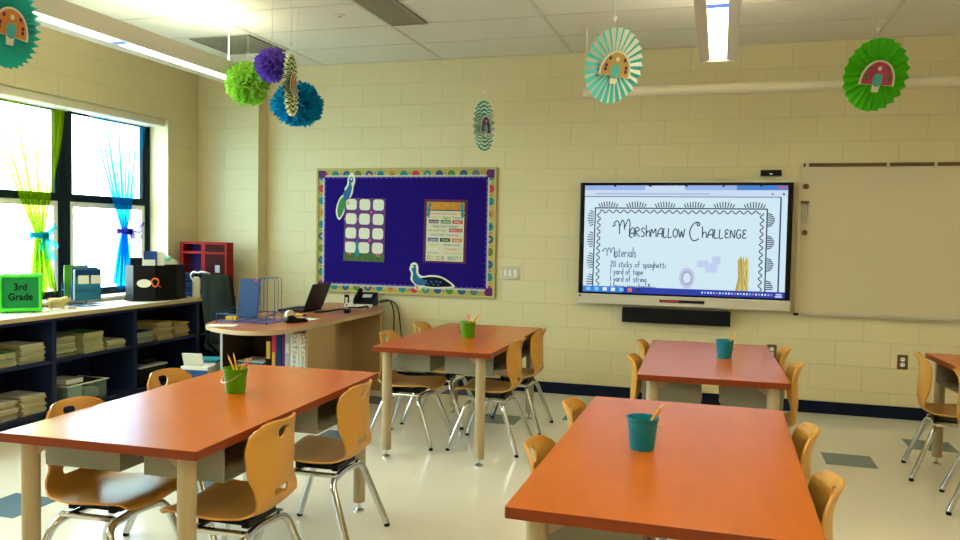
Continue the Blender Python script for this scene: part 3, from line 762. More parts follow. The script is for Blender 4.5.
def rack_item(off, sz, mm, label, lab=None, nm='folder'):
    r = thing(nm, label, 'folder', t.location + fc @ (Vector(off) * 1.22), 1.05); r.scale = (1.22, 1.22, 1.22)
    MB().box((0, 0, sz[2] / 2), sz).build('cover', mm, r, bevel=.002)
    if lab:
        for sx in (-1, 1): MB().box((sx * .04 + .01, -sz[1] / 2 - .001, sz[2] * .66), (.066, .001, .055)).build('sticker', M['c_white'], r)
        MB().box((0, -sz[1] / 2 - .0006, sz[2] * .86), (sz[0] - .004, .0008, sz[2] * .25)).build('header_band', M['folder'], r)
rack_item((0, -.037, .038), (.16, .010, .205), mat('teal_card', (.012, .13, .22), .5), 'teal folder with dark blue header and stickers, front of the wire rack', True)
rack_item((-.004, -.02, .038), (.16, .008, .20), M['c_white'], 'white booklet standing second in the wire rack')
rack_item((-.004, .013, .038), (.16, .010, .215), M['folder'], 'dark blue book standing third in the wire rack')
rack_item((-.03, .107, .038), (.15, .014, .225), mat('leaf_green', (.08, .30, .02), .5), 'green book standing tilted behind the blue book in the wire rack')
rack_item((-.026, .128, .038), (.15, .010, .215), M['bluep'], 'blue folder standing at the back of the wire rack')
o = MB().box((0, 0, .035), (.10, .10, .07), Matrix.Rotation(.62, 3, 'Z')).build('red_box', mat('red_card', (.30, .01, .03), .5), bevel=.003); o.location = (-5.0, 5.07, Z); tag(o, 'small dark red box behind the wire book rack', 'box')
# black octagonal caddy
KX, KY = -4.835, 6.05
t = thing('desk_caddy', 'black octagonal caddy with oval window on the worktop', 'desk caddy', (KX, KY, Z), .0)
def octo(r, k=1., a0=0.): return [(r * math.cos(a0 + PI / 8 + q * PI / 4), r * k * math.sin(a0 + PI / 8 + q * PI / 4)) for q in range(8)]
A0 = -.34
def wallseg(m, r, q, z0, z1a, z1b, th=.006):
    p = octo(r, 1.5, A0); a, b = Vector(p[q % 8]), Vector(p[(q + 1) % 8]); ia, ib = a * (1 - th / r), b * (1 - th / r)
    vs = [m.bm.verts.new((v.x, v.y, z)) for v, z in ((a, z0), (b, z0), (b, z1b), (a, z1a), (ia, z0), (ib, z0), (ib, z1b), (ia, z1a))]
    for f in ((0, 1, 2, 3), (7, 6, 5, 4), (0, 4, 5, 1), (1, 5, 6, 2), (2, 6, 7, 3), (3, 7, 4, 0)): m.bm.faces.new([vs[i] for i in f])
m = MB(); RC = .205
for q in range(8): wallseg(m, RC, q, .012, .31, .31)
m.build('outer_wall', M['black'], t)
MB().prism(octo(RC + .01, 1.5, A0), 0, .012).build('base', M['black'], t)
m = MB(); m.box((0, 0, .14), (.006, .50, .25)); m.box((-.09, 0, .14), (.16, .006, .25)); m.box((.09, 0, .14), (.16, .006, .25)); m.build('divider', M['black'], t)
pA, pB = [Vector(v) for v in octo(RC, 1.5, A0)[6:8]]
mid = (pA + pB) / 2; dr = (pB - pA).normalized(); ang = math.atan2(dr.y, dr.x)
ov = MB(); ov.prism([(.058 * math.cos(q * PI / 12), .036 * math.sin(q * PI / 12)) for q in range(24)], 0, .002, lambda a, b, c: (a, -c, b))
o = ov.build('oval_label', M['c_white'], t); o.location = (mid.x, mid.y, .155); o.location += Vector((math.sin(ang), -math.cos(ang), 0)) * .0012; o.rotation_euler = (0, 0, ang)
def caddy_item(nm, x, y, sz, mm, label, cat, rz=0.):
    o = MB().box((0, 0, sz[2] / 2), sz).build(nm, mm, bevel=.001); o.location = (KX + x, KY + y, Z + .013); o.rotation_euler = (0, 0, rz); return tag(o, label, cat)
caddy_item('notebook', .068, -.160, (.11, .012, .42), M['bluep'], 'dark blue notebook standing in the black caddy', 'notebook', ang)
caddy_item('card_pack', .128, -.098, (.06, .010, .415), M['c_white'], 'white card pack standing in the black caddy beside the notebook', 'card pack', ang)
caddy_item('envelope', .065, -.178, (.105, .003, .345), M['c_white'], 'white envelope in the caddy before the dark blue notebook', 'envelope', ang)
caddy_item('black_binder', -.08, -.16, (.10, .03, .36), M['black'], 'black binder standing behind the notebook in the caddy', 'binder', ang)
dE = Vector((math.sin(ang), -math.cos(ang), 0))
tO = thing('clip_cord', 'orange coiled cord hung on the black caddy', 'cord', (KX + pB.x + .012, KY + pB.y - .012, Z + .165), ang); tO.scale = (1.35, 1.0, 1.35)
cp = [(.020 * math.cos(q * .7) * (1 + .2 * math.sin(q * 2.1)), -.004 - .0016 * q, .026 * math.sin(q * .7)) for q in range(20)]
MB().tube(smoothpath(cp, 3), .004, 7).build('coil', M['orangep'], tO, smooth=60)
MB().tube([(.018, -.008, -.02), (.034, -.008, -.03)], .003, 6).build('cord_end', M['orangep'], tO)
# mint cloth heaped on the caddy
t = thing('folded_cloth', 'mint and cream cloth heaped on top of the black caddy', 'cloth', (KX + .0, KY + .08, Z + .3115))
def blob(rx, ry, h, seed, pw=1.):
    r_ = random.Random(seed); ph = [r_.uniform(0, 6) for _ in range(4)]
    def f(u, v):
        a = u * 2 * PI; k = math.sin(v * PI / 2); wv = 1 + .12 * math.sin(3 * a + ph[0]) + .07 * math.sin(7 * a + ph[1])
        return Vector((rx * k * wv * math.cos(a), ry * k * wv * math.sin(a), h * (math.cos(v * PI / 2) ** pw) * (1 + .12 * math.sin(4 * a + ph[2]) * k + .1 * math.sin(9 * k + ph[3]))))
    return f
m = MB(); m.grid(blob(.13, .16, .06, 4), 40, 12); bmesh.ops.remove_doubles(m.bm, verts=m.bm.verts, dist=.0004); m.build('folded_layers', M['cloth2'], t, smooth=70)
m = MB(); g = blob(.11, .14, .060, 9, .7); m.grid(lambda u, v: g(u, v) + Vector((-.012, -.01, .022)), 40, 12); bmesh.ops.remove_doubles(m.bm, verts=m.bm.verts, dist=.0004); m.build('top_layer', M['cloth'], t, smooth=70)
# blue letter trays, bottle, red cubby
t = thing('letter_tray', 'stacked dark blue letter trays on the worktop behind the caddy', 'letter tray', (-4.84, 6.50, Z))
for k in range(3):
    m = MB(); z0 = .012 + .068 * k; m.bx(-.16, .16, -.10, .10, z0, z0 + .005); m.bx(-.16, -.154, -.10, .10, z0, z0 + .045); m.bx(-.154, .16, .094, .10, z0, z0 + .045); m.bx(-.154, .16, -.10, -.094, z0, z0 + .02)
    m.build('tray', M['bluep'], t, bevel=.002)
m = MB()
for sx in (-.157, .155):
    for sy in (-.097, .097): m.bx(sx - .004, sx + .004, sy - .004, sy + .004, 0, .20)
m.build('riser', M['black'], t)
MB().bx(-.16, .16, -.10, .10, .2005, .2125).build('top_tray', M['bluep'], t, bevel=.004)
t = thing('bottle', 'clear bottle of cream filling beside the black caddy', 'bottle', (-4.66, 6.385, Z)); t.scale = (1.25, 1.25, 1.25)
MB().lathe([(.026, 0), (.030, .004), (.030, .13), (.024, .145), (.013, .152)], 20).build('body', M['c_white'], t, smooth=50)
MB().lathe([(.014, .1525), (.014, .172), (.006, .178)], 16).build('cap', M['black'], t, smooth=40)
t = thing('cubby_organizer', 'red wooden cubby organizer standing at the corner wall', 'organizer', (-4.755, 6.675, Z))
a, b, H = .262, .055, .51
m = MB(); k = .022
m.bx(-a, -a + k * 1.7, -b, b, 0, H); m.bx(a - k, a, -b, b, 0, H); m.bx(-a + k * 1.7, a - k, -b, b, H - k, H); m.bx(-a + k * 1.7, a - k, -b, b, 0, k)
m.bx(-.02, .022, -b, b, k, H - k)
for zz in (.395,): m.bx(-a + k * 1.7, -.02, -b, b - .01, zz, zz + .024)
for zz in (.09, .395): m.bx(.022, a - k, -b, b - .01, zz, zz + .02)
m.build('frame', M['red'], t)
MB().bx(-a + k * 1.7, -.02, b - .008, b, k, H - k).build('back_panel', M['redin'], t)
for z0, z1 in ((.1105, .3945), (.4155, H - k - .0005)):
    d_ = MB().bx(.0225, a - k - .0005, -b + .006, -b + .018, z0, z1).build('cubby_door', M['reddark'], t)
    if z0 < .2: MB().bx(.13, .18, -b + .0045, -b + .0055, .22, .29).build('label_holder', M['tape'], d_)
# more hidden shelf backing is navy wall; curtains
def curtain(name, label, mm, y0, y1, yg, zg, gw, yb0, yb1, zb, tiem, tlabel, side, nple, x=-5.175):
    t = thing(name, label, 'curtain', (x, yg, zg), group='sheer tied curtains')
    def f(u, v):
        z = 2.375 + (zb - 2.375) * v; vg = (2.375 - zg) / (2.375 - zb)
        if v < vg:
            k = v / vg; k2 = k ** 1.25
            a, b = y0 + (yg - gw - y0) * k2, y1 + (yg + gw - y1) * k2; amp = .008 + .022 * k
            amp *= 1 - .6 * max(0, (k - .7) / .3)
        else:
            k = ((v - vg) / (1 - vg)) ** .8; a, b = yg - gw + (yb0 - yg + gw) * k, yg + gw + (yb1 - yg - gw) * k; amp = .012 + .018 * min(1, k * 2)
            z += .035 * math.sin(u * 9 + 1) * k
        sag = .010 * math.sin(u * 7 + v * 3)
        wv = math.sin(2 * PI * nple * u + .8 * math.sin(3 * u + 2 * v)) 
        wv *= .5 + .5 * math.sin(3.7 * PI * u + 1 + (1 if yg > 5.5 else 2.6)) ** 2
        bunch = .018 * math.sin(4 * PI * nple * u) * min(1., v / vg)
        return Vector((x + amp * wv + .3 * bunch, a + (b - a) * (u + .012 * math.sin(2 * PI * nple * u + 1)), z + sag * (1 - v)))
    m = MB(); m.grid(lambda u, v: f(u, v) - Vector((x, yg, zg)), 150, 60)
    m.build('curtain_panel', mm, t, smooth=180)
    m = MB(); m.tube([(0, y0 - yg - .03, 2.385 - zg), (0, y1 - yg + .03, 2.385 - zg)], .006, 8); m.build('curtain_rod', M['white'], t)
    tt = thing('curtain_tie', tlabel, 'curtain tie', (x, yg, zg))
    m = MB()
    for q in range(3): m.tube([((.048) * math.cos(w_ * PI / 10), (gw + .036) * math.sin(w_ * PI / 10), (q - 1) * .013 + .006 * math.sin(w_ * .9 + q)) for w_ in range(20)], .011, 7, closed=True)
    m.build('hanging_knot', tiem, tt, smooth=70)
    for (dy, dz, sd, wd) in side:
        m = MB(); m.grid(lambda u, v, dy=dy, dz=dz, sd=sd, wd=wd: Vector((.05 + .012 * math.sin(u * 9 + v * 5 + sd) + .01 * v, dy * v + (u - .5) * (.02 + wd * v) * (1 if abs(dz) > abs(dy) else .3), dz * v + (u - .5) * (.02 + wd * v) * (1 if abs(dy) >= abs(dz) else .2) + .012 * math.sin(u * 12 + sd))), 14, 8)
        m.build('ribbon_tail', tiem, tt, smooth=180)
curtain('sheer_curtain', 'lime green sheer curtain tied in the middle, above the green bin', M['sheerg'], 4.62, 5.36, 5.10, 1.36, .040, 5.0, 5.27, .90, M['tieb'], 'turquoise tulle tie knotted round the lime curtain',
        [(.06, -.20, 1, .07), (.09, -.10, 2, .06), (-.03, -.12, 5, .05), (.10, .06, 4, .06)], 9)
curtain('sheer_curtain', 'bright blue sheer curtain tied in the middle, above the black caddy', M['sheerb'], 5.66, 6.32, 6.05, 1.40, .034, 5.90, 6.16, .90, M['tiep'], 'purple tulle tie knotted round the blue curtain',
        [(.16, .03, 1, .09), (.14, -.07, 3, .08), (.05, -.12, 2, .06)], 9)

# ------------------------------------------------------------------ teacher desk
DZ = .74
t = thing('teacher_desk', 'teacher desk with rounded wood top and open binder shelf', 'desk', (0, 0, 0))
outl = [Vector((x, y, 0)) for x, y in ((-3.64, 7.06), (-3.65, 5.22), (-3.58, 5.02), (-3.47, 4.90), (-3.30, 4.80), (-3.12, 4.765), (-2.98, 4.81), (-2.90, 4.93), (-2.87, 5.16), (-2.865, 5.7), (-2.86, 6.42))]
curve = smoothpath(outl[1:9], 5)
poly = [(-3.64, 7.06)] + [(v.x, v.y) for v in curve] + [(-2.865, 5.7), (-2.862, 6.42), (-2.885, 6.62), (-2.97, 6.88), (-3.10, 7.02), (-3.20, 7.06)]
m = MB(); m.prism(poly, DZ - .032, DZ, side=1); m.build('desk_top', [M['desktop'], M['deskdark']], t, bevel=.002)
x0, x1, y0, y1, k = -3.625, -2.88, 5.26, 5.70, .020
MB().bx(x1 - k, x1, y0, y1, 0, DZ - .0325).build('shelf_side', M['deskside'], t)
MB().bx(x0, x0 + k, y0 + .004, y1, 0, DZ - .0325).build('shelf_side', M['deskshade'], t)  # left side takes the darkened tone so the shelf inside looks shaded
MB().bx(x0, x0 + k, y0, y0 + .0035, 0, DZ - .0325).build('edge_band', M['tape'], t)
MB().bx(x0 + k, x1 - k, y1 - .012, y1, .02, DZ - .0325).build('shelf_back', M['deskshade'], t)
MB().bx(x0 + k, x1 - k, y0 + .004, y1 - .012, .36, .38).build('shelf', M['deskside'], t)
MB().bx(x0 + k, x1 - k, y0 + .004, y1 - .012, .06, .08).build('bottom_shelf', M['deskside'], t)
MB().bx(-3.20, -3.18, y1 + .001, 6.62, .06, DZ - .0325).build('modesty_panel', M['deskside'], t)
MB().bx(-3.58, -2.90, 6.62, 6.645, 0, DZ - .0325).build('end_panel', M['deskside'], t)
# binders on the shelf
def binder(x, wd, h, mm, label, spine=None, txt=None):
    r = thing('binder', label, 'binder', (x, 5.29, .3812), group='binders on the teacher desk shelf')
    MB().box((0, .12, h / 2), (wd, .235, h)).build('cover', mm, r, bevel=.003)
    if spine: MB().box((0, .0012, h * spine[1]), (wd * .66, .0018, spine[2])).build('spine_label', spine[0], r)
    if txt:
        cs = [M['c_red'], M['c_or'], M['c_gr'], M['c_gr']]
        for q, ch in enumerate('DATA'):
            text('letter', ch, .052, cs[q] if q < 3 else M['c_yel'], r, (-.016, .0018, h - .024 - .040 * q), (PI / 2, PI / 2, 0), 'CENTER')
        text('spine_text', '2015-16', .030, M['c_black'], r, (-.010, .0018, .075), (PI / 2, PI / 2, 0), 'CENTER')
binder(-2.937, .070, .288, M['c_white'], 'white DATA binder at the right end of the desk shelf', txt=True)
binder(-3.009, .070, .288, M['c_white'], 'white DATA binder next to the end one, left of it', txt=True)
binder(-3.067, .042, .288, M['tape'], 'grey binder left of the two white DATA binders', (M['c_white'], .6, .07))
binder(-3.102, .024, .285, M['c_pur'], 'thin purple binder beside the grey binder')
binder(-3.140, .046, .29, M['folder'], 'navy blue binder between the purple and red ones')
binder(-3.183, .036, .288, M['c_red'], 'dark red binder with a gold band beside the navy one', (M['c_yel'], .26, .12))
binder(-3.228, .050, .288, M['c_black'], 'black binder with a yellow spine label at the left of the row', (M['c_yel'], .52, .13))
for q in range(5):
    o = MB().box((0, 0, .004), (.235, .24, .0072)).build('folder', M[['c_teal', 'c_white', 'c_blue', 'c_teal', 'c_white'][q]]); o.location = (-3.44 + .008 * (q % 2), 5.50, .3812 + .0078 * q); o.rotation_euler = (0, 0, .03 * (q % 3 - 1))
    tag(o, ['teal folder lowest', 'white folder second from the bottom', 'blue folder in the middle', 'teal folder second from the top', 'white folder topmost'][q] + ' in the flat pile on the desk shelf', 'folder', 'folders on the desk shelf')
# things on the desk
D = DZ + .0012
t = thing('desk_organizer', 'blue wire desk organizer with trays and upright sorter', 'desk organizer', (-3.365, 5.30, D), -.02)
def wire(m, pts, r=.0026, closed=False): m.tube(pts, r, 6, closed=closed)
m = MB(); a, b = .215, .155
for zz in (.006, .062):
    wire(m, [(-a, -b, zz), (a, -b, zz), (a, b, zz), (-a, b, zz)], closed=True)
for x in (-a, -.07, .075, a):
    wire(m, [(x, -b, .062), (x, -b, .006), (x, b, .006), (x, b, .062)])
for q in range(1, 7):
    y = -b + 2 * b * q / 7; wire(m, [(-a, y, .006), (a, y, .006)], .0018)
for x in (-a, a): wire(m, [(x, -b, .062), (x, b, .10), (x, b, .062)])
m.build('tray', M['wire'], t, smooth=60)
m = MB()
for q in range(3):
    y = .048 + .048 * q; wire(m, rounded([(.03, y, .07), (.03, y, .325), (.155, y, .33), (.155, y, .07)], .03))
wire(m, [(.03, .048, .07), (.03, .144, .07)]); wire(m, [(.155, .048, .07), (.155, .144, .07)]); wire(m, [(.09, .048, .07), (.09, .144, .07)])
for x in (.03, .155): 
    for y in (.048, .144): wire(m, [(x, y, .07), (x, y, .006)])
m.build('sorter', M['wire'], t, smooth=60)
for sx in (-1, 1):
    for sy in (-1, 1): MB().lathe([(.006, -.0008), (.008, .003)], 10, (sx * a, sy * b, 0)).build('rubber_foot', M['black'], t)
t2 = thing('clipboard', 'blue clipboard standing upright in the wire organizer', 'clipboard', (-3.478, 5.40, D + .0125), .0, rot=(-.12, 0, -.05))
MB().box((0, 0, .15), (.185, .010, .30)).build('board', M['folder'], t2, bevel=.004); MB().box((.06, -.008, .285), (.03, .006, .012)).build('clip', M['c_red'], t2)
MB().box((.085, .0, .302), (.028, .010, .014)).build('tab', M['folder'], t2)
o = MB().box((0, 0, .016), (.085, .045, .03)).build('note_block', M['c_yel'], bevel=.003); o.location = (-3.48, 5.20, D + .0125); o.rotation_euler = (0, 0, .05); tag(o, 'small cream note block in the wire organizer', 'note block')
for x, y, rz, lb in ((-3.41, 4.97, .35, 'white paper lying at the rounded end of the desk'), (-3.10, 5.62, -.2, 'white paper on the desk behind the wire organizer')):
    o = MB().box((0, 0, .0006), (.20, .14, .001)).build('paper', M['c_white']); o.location = (x, y, D); o.rotation_euler = (0, 0, rz); tag(o, lb, 'paper')
t = thing('tape_dispenser', 'black and white tape dispenser on the desk edge', 'tape dispenser', (-3.035, 5.36, D), 1.0)
m = MB(); m.prism([(-.085, 0), (.085, 0), (.09, .018), (.06, .03), (.0, .036), (-.035, .058), (-.075, .055), (-.09, .02)], -.024, .024, lambda a, b, c: (a, c, b)); m.build('base', M['black'], t, bevel=.005)
m = MB(); m.tube([(-.052, -.016, .062), (-.052, .016, .062)], .034, 24); m.build('tape_roll', M['c_white'], t, smooth=40)
MB().box((.078, 0, .031), (.02, .03, .006)).build('cutter', M['chrome'], t)
t = thing('marker', 'yellow marker lying on the desk beside the laptop', 'marker', (-3.24, 5.80, D), -.5)
MB().tube([(-.06, 0, .008), (.035, 0, .008)], .008, 12).build('barrel', M['c_yel'], t, smooth=40); MB().tube([(.036, 0, .008), (.065, 0, .008)], .0085, 12).build('cap', M['c_black'], t, smooth=40)
t = thing('laptop', 'open black laptop on the teacher desk, lid back showing', 'laptop', (-3.37, 6.22, D), 0.)
MB().box((-.11, 0, .011), (.235, .335, .018)).build('base', M['black'], t, bevel=.004)
MB().box((-.12, .0, .0206), (.12, .29, .0012)).build('keyboard', M['blackm'], t)
lid = MB().box((0, 0, .118), (.008, .335, .235)).build('lid', mat('laptop_lid', (.02, .024, .03), .3), t, bevel=.003); lid.location = (.012, 0, .022); lid.rotation_euler = (0, .38, 0)
MB().box((-.0045, 0, .125), (.001, .30, .19)).build('screen', M['blackm'], lid)
t = thing('power_strip', 'white charger and adapter block beside the black phone', 'charger', (-3.18, 6.72, D), .35)
MB().box((-.07, 0, .018), (.08, .05, .036)).build('adapter', M['white'], t, bevel=.006); MB().box((.06, 0, .012), (.17, .05, .024)).build('strip', M['white'], t, bevel=.006); MB().box((-.09, -.0257, .02), (.014, .001, .014)).build('outlet_slot', M['black'], t)
t = thing('stapler', 'small black device with white label standing behind the charger', 'device', (-3.34, 6.84, D), .25)
MB().box((0, 0, .05), (.042, .03, .10)).build('housing', M['black'], t, bevel=.004); MB().box((.0, -.0158, .045), (.018, .001, .06)).build('sticker', M['c_white'], t)
t.name = 'pencil_sharpener'
t = thing('desk_phone', 'black desk phone tilted on the desk below the board corner', 'phone', (-3.02, 6.86, D), .15)
t.location = (-3.19, 6.93, D)
rx = Matrix.Rotation(.72, 3, 'X')
m = MB(); m.prism([(-.09, 0), (.09, 0), (.09, .02), (.07, .12), (-.09, .03)], -.10, .10, lambda a, b, c: (c, a, b)); m.build('base', M['black'], t, bevel=.004)
MB().box((.02, -.01, .088), (.09, .05, .004), Matrix.Rotation(.51, 3, 'X')).build('display', M['tape'], t)
m = MB(); m.tube(smoothpath([(-.07, -.09, .052), (-.07, -.04, .085), (-.07, .03, .12), (-.07, .07, .135)], 4), [.017 + .006 * abs(math.cos(PI * q / 12)) for q in range(13)], 10); m.build('handset', M['black'], t, smooth=60)
def cable(pts, label, r=.004, m_='blackm'): return tag(MB().tube(smoothpath(pts, 6), r, 7).build('cord', M[m_], smooth=60), label, 'cord')
cable([(-3.24, 6.02, D + .012), (-3.18, 6.06, D + .012), (-3.12, 6.25, D + .02), (-3.09, 6.36, D + .012), (-3.14, 6.48, D + .016), (-3.08, 6.56, D + .012), (-3.02, 6.60, D + .024), (-2.98, 6.52, D + .012)], 'tangled black laptop cord on the desk', .007)
o = MB().box((0, 0, .015), (.05, .10, .028)).build('power_adapter', M['black'], bevel=.008); o.location = (-3.02, 6.20, D); o.rotation_euler = (0, 0, .3); tag(o, 'black laptop power brick on the desk behind the lid', 'adapter')
cable([(-3.08, 6.98, D + .03), (-3.03, 7.0, D + .05), (-2.97, 7.02, D + .03), (-2.94, 7.03, D - .10), (-2.95, 7.045, .35), (-2.92, 7.07, .12)], 'black phone cord hanging down the end of the desk, left of two', .006)
cable([(-3.10, 7.075, D + .02), (-2.98, 7.07, D + .035), (-2.91, 7.065, D - .05), (-2.87, 7.065, D - .3), (-2.80, 7.07, .3)], 'black cord hanging against the wall past the desk end, right of two', .006)
# office chair
t = thing('office_chair', 'dark patterned office chair between the worktop and the teacher desk', 'chair', (-3.955, 5.93, 0), 1.2)
m = MB(); m.grid(lambda u, v: Vector((-.16 + .05 * (2 * u - 1) ** 2 - .05 * v, (u - .5) * (.44 - .07 * v ** 3 - .05 * (1 - v) ** 2), .50 + .555 * v)), 16, 16); m.build('backrest', M['officefab'], t, smooth=60, solid=.05, bevel=.012)
MB().prism(roundrect(.48, .48, .1, 5, .07, 0), .40, .47).build('seat', M['officefab'], t, bevel=.02)
MB().tube([(-.24, 0, .62), (-.26, 0, .50), (-.16, 0, .385), (0, 0, .385)], .018, 8).build('back_support', M['black'], t, smooth=60)
MB().tube([(0, 0, .09), (0, 0, .398)], .028, 14).build('column', M['black'], t)
for q in range(5):
    a = q * 2 * PI / 5 + .3
    l = MB().tube([(0, 0, .10), (.26 * math.cos(a), .26 * math.sin(a), .075)], [.026, .016], 8).build('base_arm', M['black'], t)
    MB().tube([(.26 * math.cos(a) - .02 * math.sin(a), .26 * math.sin(a) + .02 * math.cos(a), .028), (.26 * math.cos(a) + .02 * math.sin(a), .26 * math.sin(a) - .02 * math.cos(a), .028)], .027, 14).build('caster', M['black'], l)
t = thing('shopping_bag', 'white woven strap bag hung over the office chair back', 'bag', (0, 0, 0)); bpy.data.objects.remove(t)
cable([(-4.205, 5.735, .99), (-4.215, 5.70, 1.04), (-4.18, 5.69, 1.075), (-4.13, 5.68, 1.07), (-4.09, 5.67, 1.08), (-4.04, 5.665, 1.075), (-4.03, 5.70, 1.065)], 'white cord looped over the top of the office chair', .0065, 'c_white')
# boxes of paper on the floor between shelves and desk
t = thing('paper_carton', 'white and blue carton of papers on the floor beside the desk', 'carton', (-3.80, 5.30, 0), .15)
MB().box((0, 0, .195), (.22, .30, .39)).build('box_body', M['c_white'], t, bevel=.004)
MB().box((0, -.151, .33), (.219, .001, .07)).build('blue_band', M['c_blue'], t)
MB().box((-.02, -.128, .442), (.16, .008, .10), Matrix.Rotation(.35, 3, 'X')).build('flap', M['c_white'], t)
for q in range(3):
    o = MB().box((0, 0, .006), (.19, .17, .010), Matrix.Rotation(.08 * q, 3, 'Z')).build('magazine', [M['c_white'], M['c_blue'], M['c_teal']][q]); o.location = (-3.792, 5.355, .3912 + .0118 * q); o.rotation_euler = (0, 0, .15)
    tag(o, ['white magazine lowest', 'blue magazine in the middle', 'teal magazine topmost'][q] + ' of the pile on the paper carton', 'magazine', 'magazines on the carton')

# ------------------------------------------------------------------ far wall: bulletin board
bx0, bx1, bz0, bz1 = -3.80, -1.968, .838, 2.045
BW, BH = bx1 - bx0, bz1 - bz0
t = thing('bulletin_board', 'purple bulletin board with a colourful border on the far wall', 'bulletin board', ((bx0 + bx1) / 2, YB - .002, (bz0 + bz1) / 2))
m = MB(); a, b, k = BW / 2, BH / 2, .022
m.bx(-a, a, -.022, 0, b - k, b); m.bx(-a, a, -.022, 0, -b, -b + k); m.bx(-a, -a + k, -.022, 0, -b + k, b - k); m.bx(a - k, a, -.022, 0, -b + k, b - k)
m.build('frame', M['bframe'], t, bevel=.002)
MB().bx(-a + k, a - k, -.012, 0, -b + k, b - k).build('panel', M['purple'], t)
m = MB(); wb_ = .062
def strip(m, horiz, s):
    L_ = a if horiz else b; n = int(2 * L_ / .118); ed = (b if horiz else a) - k
    def P(l, d, y): return (l, y, s * (ed - d)) if horiz else (s * (ed - d), y, l)
    e = L_ - k - .001
    # violet scalloped under-strip, then the patterned strip
    pts = []; N = int(2 * (e - .075) / .05)
    pts = [(-e + .075, .06)] + [(-e + .075 + (q + .5) * 2 * (e - .075) / N + dx, .082 if dx == 0 else .070) for q in range(N) for dx in (-.02, 0, .02)] + [(e - .075, .06)]
    m.bm.faces.new([m.bm.verts.new(P(l, d, -.0125)) for l, d in pts]).material_index = 8
    def rect(l0, l1, d0, d1, y, mi): m.bm.faces.new([m.bm.verts.new(P(*q, y)) for q in ((l0, d0), (l1, d0), (l1, d1), (l0, d1))]).material_index = mi
    rect(-e, e, 0, .034, -.0128, 0); rect(-e, e, .034, wb_, -.0128, 1)
    for q in range(n):
        c = -e + (q + .5) * 2 * e / n
        if abs(abs(c) - e) < .03: continue
        ci = [2, 3, 6, 5, 6, 3, 4, 3][q % 8]; r_ = .040; d0 = .046
        m.bm.faces.new([m.bm.verts.new(P(c + r_ * math.cos(PI * w_ / 10), d0 - r_ * 1.1 * math.sin(PI * w_ / 10), -.0132)) for w_ in range(11)]).material_index = ci
        r_ = .017; m.bm.faces.new([m.bm.verts.new(P(c + r_ * math.cos(PI * w_ / 8), d0 - r_ * 1.1 * math.sin(PI * w_ / 8), -.0135)) for w_ in range(9)]).material_index = [6, 5, 3, 2, 7][q % 5]
        m.bm.faces.new([m.bm.verts.new(P(c + e / n + .010 * math.cos(2 * PI * w_ / 8), .032 + .010 * math.sin(2 * PI * w_ / 8), -.0133)) for w_ in range(8)]).material_index = [4, 2, 7][q % 3]
for hz in (True, False):
    for s_ in (-1, 1): strip(m, hz, s_)
m.build('border_strip', [M['bordy'], M['bordw'], M['c_red'], M['c_teal'], M['c_or'], M['c_gr'], M['c_blue'], M['c_yel'], M['scallop']], t, fix=False)
for sx in (-1, 1):
    for sz in (-1, 1):
        m = MB(); m.prism([(.042 * math.cos(q * PI / 14) * (1 + .06 * (q % 2)), .042 * math.sin(q * PI / 14) * (1 + .06 * (q % 2))) for q in range(28)], .0145, .0165, lambda p, q, r: (sx * (a - .056) + p, -r, sz * (b - .056) + q)); m.build('corner_rosette', M['c_pur'], t)
YP = YB - .0145          # face of the board
# incentive / calendar poster
t = thing('calendar_poster', 'violet poster of twelve blank white squares on the bulletin board', 'poster', (-3.285, YP - .001, 1.452), rot=(0, 0.015, 0))
MB().bx(-.215, .215, -.0016, 0, -.305, .305).build('sheet', mat('poster_violet', (.10, .022, .15), .6, noise=.5, nscale=22), t)
MB().bx(-.213, .213, -.0022, -.0017, -.303, -.225).build('grass_print', mat('poster_grass', (.05, .11, .02), .7, noise=.6, nscale=30), t)
m = MB()
for r_ in range(4):
    for c_ in range(3): m.prism(roundrect(.112, .105, .028, 4), .0023, .0032, lambda p, q, z, r_=r_, c_=c_: (-.142 + .142 * c_ + p, -z, .242 - .138 * r_ + q))
m.build('blank_square', mat('blank_card', (.62, .62, .50), .6), t)
m = MB(); m.prism([(-.02, -.06), (.02, -.06), (.024, -.01), (.012, .03), (.008, .06), (.016, .075), (.0, .092), (-.016, .075), (-.008, .06), (-.012, .03), (-.024, -.01)], .0033, .0038, lambda p, q, z: (-.07 + p, -z, -.20 + q)); m.build('peacock_print', M['c_teal'], t)
m = MB()
for x, z in ((-.15, -.235), (.135, -.235), (.16, -.245), (-.19, -.13), (.06, -.10), (-.07, .10), (.07, .17), (-.205, .10)): m.prism([(.014 * math.cos(q * PI / 5), .014 * math.sin(q * PI / 5)) for q in range(10)], .0024, .0028, lambda p, q, zz, x=x, z=z: (x + p, -zz, z + q))
m.build('flower_print', M['c_pink'], t)
